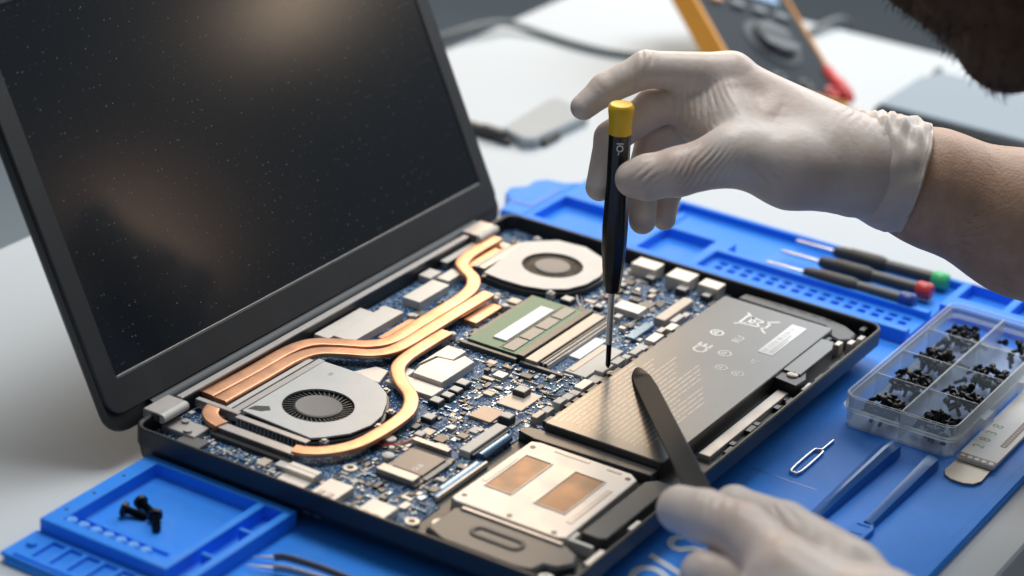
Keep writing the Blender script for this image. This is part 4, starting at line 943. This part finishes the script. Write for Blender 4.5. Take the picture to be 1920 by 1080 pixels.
# left glove
g = SDF((258, -34, 10), (440, 112, 100), 1.1)
Pm = g.new()
g.cap(Pm, (345, 25.7, 51), (391, 16, 44), 19, 25, 6); g.cap(Pm, (388, 22, 46), (430, 3, 31), 27, 26, 6)
g.cap(Pm, (336, 62, 48), (392, 40, 44), 10.5, 18, 6); g.cap(Pm, (352, 32, 46), (395, 18, 42), 14, 20, 8); g.cap(Pm, (350, 10, 44), (395, 8, 40), 14, 18, 8)
FG = [([(345.1, 27.7, 53.6), (313.1, 45.2, 56.8), (291, 50.5, 54.0), (276.4, 54.4, 51.2)], (15, 12.8, 12.4, 11.0), 7),
      ([(361.6, 52.1, 50.0), (323.1, 66.6, 52.0), (293.8, 75.7, 48.9), (288.0, 66.6, 42.8)], (16, 12.5, 9.8, 8.2), 8),
      ([(369.0, 36.4, 46), (333.9, 31.0, 42), (302.5, 31.2, 37.5), (309.0, 34.9, 27)], (14, 12, 10.5, 8.5), 8),
      ([(378.0, 23.3, 44.5), (345.9, 12.0, 44), (317.7, 7.0, 40.8), (323.1, 12.8, 28.9)], (13, 11, 9.6, 8), 8),
      ([(388.5, 12.2, 40.8), (362.2, -1.7, 40), (338.7, -5.3, 38), (341.1, -1.8, 27.2)], (12, 9.6, 8.4, 7), 8)]
T = Pm.copy()
for pts, rs, k in FG:
    F = g.new(); g.chain(F, pts, rs); T = smin(T, np.minimum(smin(Pm, F, k), 40), 1.5)
g.wrinkle(T, (300, 48, 66), 9, vx*.8+.5*vy, 4.6, 1.3, 1); g.wrinkle(T, (325, 60, 60), 10, vx-.7*vy, 5, 1.3, 2); g.wrinkle(T, (345, 40, 68), 13, vx*.9+.4*vy, 6.5, 1.2, 3); g.wrinkle(T, (330, 45, 56), 9, vy, 6, 1.0, 4)
V, F = g.mesh(T); arr('glove', V, F, M['glove'], ps)
# body: one surface from the wrists to the head
fw = (vr*-.84+vd*.52+vf*-.10).normalized(); upv = (vr*-.52-vd*.84+vf*.15); upv = (upv-fw*upv.dot(fw)).normalized(); lf = upv.cross(fw).normalized()
hc = Vector((352.8, 181.3, 260.8))-fw*70+upv*112                              # middle of the skull
def HP(a, b, c): return tuple(hc+fw*a+lf*b+upv*c)
g = SDF((150, -110, -330), (860, 640, 480), 3.2)
D = g.new()
for pts, rs in (([(243.6, 291, 141.8), (281.1, 309, 132.9), (326.1, 333.8, 116.9), (384.4, 375.1, 95), (470, 430, 70), (560, 490, 60)], (21, 29.5, 37, 42, 44, 45)),
                ([(560, 490, 60), (640, 520, 180), (690, 500, 290)], (45, 50, 58)),
                ([(400, 14, 40), (440, 0, 26), (520, -30, 10), (590, -20, 30)], (22, 27, 38, 44)), ([(590, -20, 30), (660, 60, 160), (700, 160, 280)], (44, 50, 58)),
                ([(700, 170, 275), (690, 490, 285)], (66, 66)), ([(700, 250, 290), (690, 330, 310), (700, 410, 290)], (76, 78, 76)), ([(700, 330, 230), (770, 340, -60), (790, 340, -270)], (105, 105, 110)), ([(700, 250, 200), (780, 270, -200)], (85, 90)), ([(700, 420, 200), (780, 420, -200)], (85, 90)),
                ([(690, 330, 310), (560, 290, 380), HP(-45, 0, -40)], (70, 62, 56))):
    g.chain(D, pts, rs, 10)
E3 = (tuple(fw), tuple(lf), tuple(upv))
g.ell(D, HP(-10, 0, 35), E3, (98, 76, 92), 10); g.ell(D, HP(28, 0, -35), E3, (62, 56, 82), 14); g.cap(D, HP(62, 0, -92), HP(55, 0, -80), 20, 22, 12)
g.cap(D, HP(82, 0, 14), HP(104, 0, -14), 8, 12, 8); g.cap(D, HP(88, -20, -47), HP(88, 20, -47), 8, 8, 8)
for s in (-1, 1):
    g.ell(D, HP(-8, 78*s, -2), E3, (17, 7, 30), 4); g.cap(D, HP(70, 36*s, 26), HP(74, 22*s, 30), 12, 12, 8); g.cap(D, HP(56, 42*s, -18), HP(50, 52*s, -10), 18, 18, 12)
V, F = g.mesh(D); arr('body', V, F, M['skin'], ps)
# eyes, hair, beard
for s in (-1, 1):
    mb = MB(); c = Vector(HP(78, 32*s, 14)); mb.lathe([(-10, 1), (-7, 8), (0, 11), (7, 8), (10, 1)], tuple(c), tuple(c+upv), 14); build('eye', mb, M['white'], ps, 60)
g = SDF(tuple(hc-Vector((190, 190, 190))), tuple(hc+Vector((190, 190, 190))), 2.6); D = g.new()
g.ell(D, HP(-22, 0, 42), E3, (98, 84, 92), 8); g.ell(D, HP(-52, 0, 10), E3, (68, 80, 84), 8)
for k in range(80):
    a, b = rnd.uniform(0, 6.28), rnd.uniform(.1, 1.5); q = HP(-22+98*math.sin(b)*math.cos(a), 84*math.sin(b)*math.sin(a), 42+92*math.cos(b)); r = rnd.uniform(6, 14); g.cap(D, q, tuple(Vector(q)+Vector((rnd.uniform(-8, 8), rnd.uniform(-8, 8), rnd.uniform(-8, 8)))), r, r, 5)
V, F = g.mesh(D); arr('hair', V, F, M['hair'], ps)
D = g.new(); bp = []
for s in (-1, 1): g.chain(D, [HP(5, 70*s, 5), HP(18, 62*s, -45), HP(40, 42*s, -88), HP(62, 14*s, -108), HP(62, 0, -110)], (12, 17, 22, 24, 24), 8)
g.cap(D, HP(88, -24, -36), HP(88, 24, -36), 10, 10, 6); g.chain(D, [HP(70, 30, -90), HP(80, 10, -78), HP(80, -10, -78), HP(70, -30, -90)], (14, 13, 13, 14), 6); g.cap(D, HP(84, 32, -50), HP(66, 40, -85), 13, 15, 6); g.cap(D, HP(84, -32, -50), HP(66, -40, -85), 13, 15, 6); g.cap(D, HP(48, -20, -98), HP(48, 20, -98), 26, 26, 8)
g.cap(D, (360.2, 186.4, 265.4), (379.6, 206.9, 269.3), 14.0, 16.4, 10); g.cap(D, (367.2, 192.6, 275.5), (388.3, 212.1, 284.9), 25.7, 31.2, 12)
for k in range(60):
    q = Vector(HP(rnd.uniform(20, 72), rnd.uniform(-45, 45), rnd.uniform(-122, -86))) if k < 40 else Vector((rnd.uniform(358, 380), rnd.uniform(181, 205), rnd.uniform(251, 263))); g.cap(D, tuple(q), tuple(q+Vector((rnd.uniform(-6, 6), rnd.uniform(-6, 6), rnd.uniform(-8, 4)))), rnd.uniform(3, 7), 2.5, 4)
V, F = g.mesh(D)
bd = arr('beard', V, F, M['hair'], ps)
# strands on the beard
mb = MB(); cen = np.array(hc)
idx = [rnd.randrange(len(V)) for _ in range(4200)]
for i in idx:
    p = Vector(V[i]); n = (p-Vector(HP(20, 0, -50))).normalized()+Vector((rnd.gauss(0, .5), rnd.gauss(0, .5), rnd.gauss(0, .5)))-upv*.5; n.normalize(); sd_ = n.orthogonal().normalized()*.28; L = rnd.uniform(1.5, 5); c2 = Vector((rnd.gauss(0, 2), rnd.gauss(0, 2), rnd.gauss(0, 2)))
    mb.add([tuple(p-sd_-n), tuple(p+sd_-n), tuple(p+n*L*.6+sd_*.7+c2*.4), tuple(p+n*L*.6-sd_*.7+c2*.4), tuple(p+n*L+c2)], [(0, 1, 2, 3), (3, 2, 4)])
build('beard_strand', mb, M['hair'], bd)['kind'] = 'stuff'
# short dark hairs on the right forearm
mb = MB(); A_ = [Vector(q) for q in ((281.1, 309, 132.9), (326.1, 333.8, 116.9), (384.4, 375.1, 95))]; RR = (29.5, 37, 42)
for k in range(700):
    t = rnd.uniform(0, 1.6); i = int(t); f = t-i; c = A_[i].lerp(A_[i+1], f); r = RR[i]*(1-f)+RR[i+1]*f; ax_ = (A_[i+1]-A_[i]).normalized()
    u_ = ax_.cross(vf).normalized(); a = rnd.uniform(-1.2, 1.5); n = (u_*-math.sin(a)*-1-vf*math.cos(a)); n = (n-ax_*n.dot(ax_)).normalized()
    p = c+n*(r-.3); tip_ = p+n*rnd.uniform(.4, 1.6)+ax_*rnd.uniform(-8, -1)+Vector((0, 0, rnd.uniform(-3, 1))); sd_ = ax_.cross(n)*.11
    mb.add([tuple(p-sd_), tuple(p+sd_), tuple(tip_)], [(0, 1, 2)])
build('arm_hair', mb, M['fly'], ps)['kind'] = 'stuff'
# shirt over the torso and upper arms
g = SDF((520, -130, -330), (900, 640, 420), 7); D = g.new()
for pts, rs in (([(600, 505, 115), (640, 520, 180), (690, 500, 290)], (56, 58, 66)), ([(620, 15, 80), (660, 60, 160), (700, 160, 280)], (54, 58, 66)), ([(702, 170, 275), (695, 490, 285)], (74, 74)), ([(702, 330, 230), (772, 340, -60), (792, 340, -300)], (113, 113, 118)), ([(702, 250, 200), (782, 270, -200)], (93, 98)), ([(702, 420, 200), (782, 420, -200)], (93, 98))):
    g.chain(D, pts, rs, 10)
V, F = g.mesh(D); arr('shirt', V, F, M['shirt'], ps)
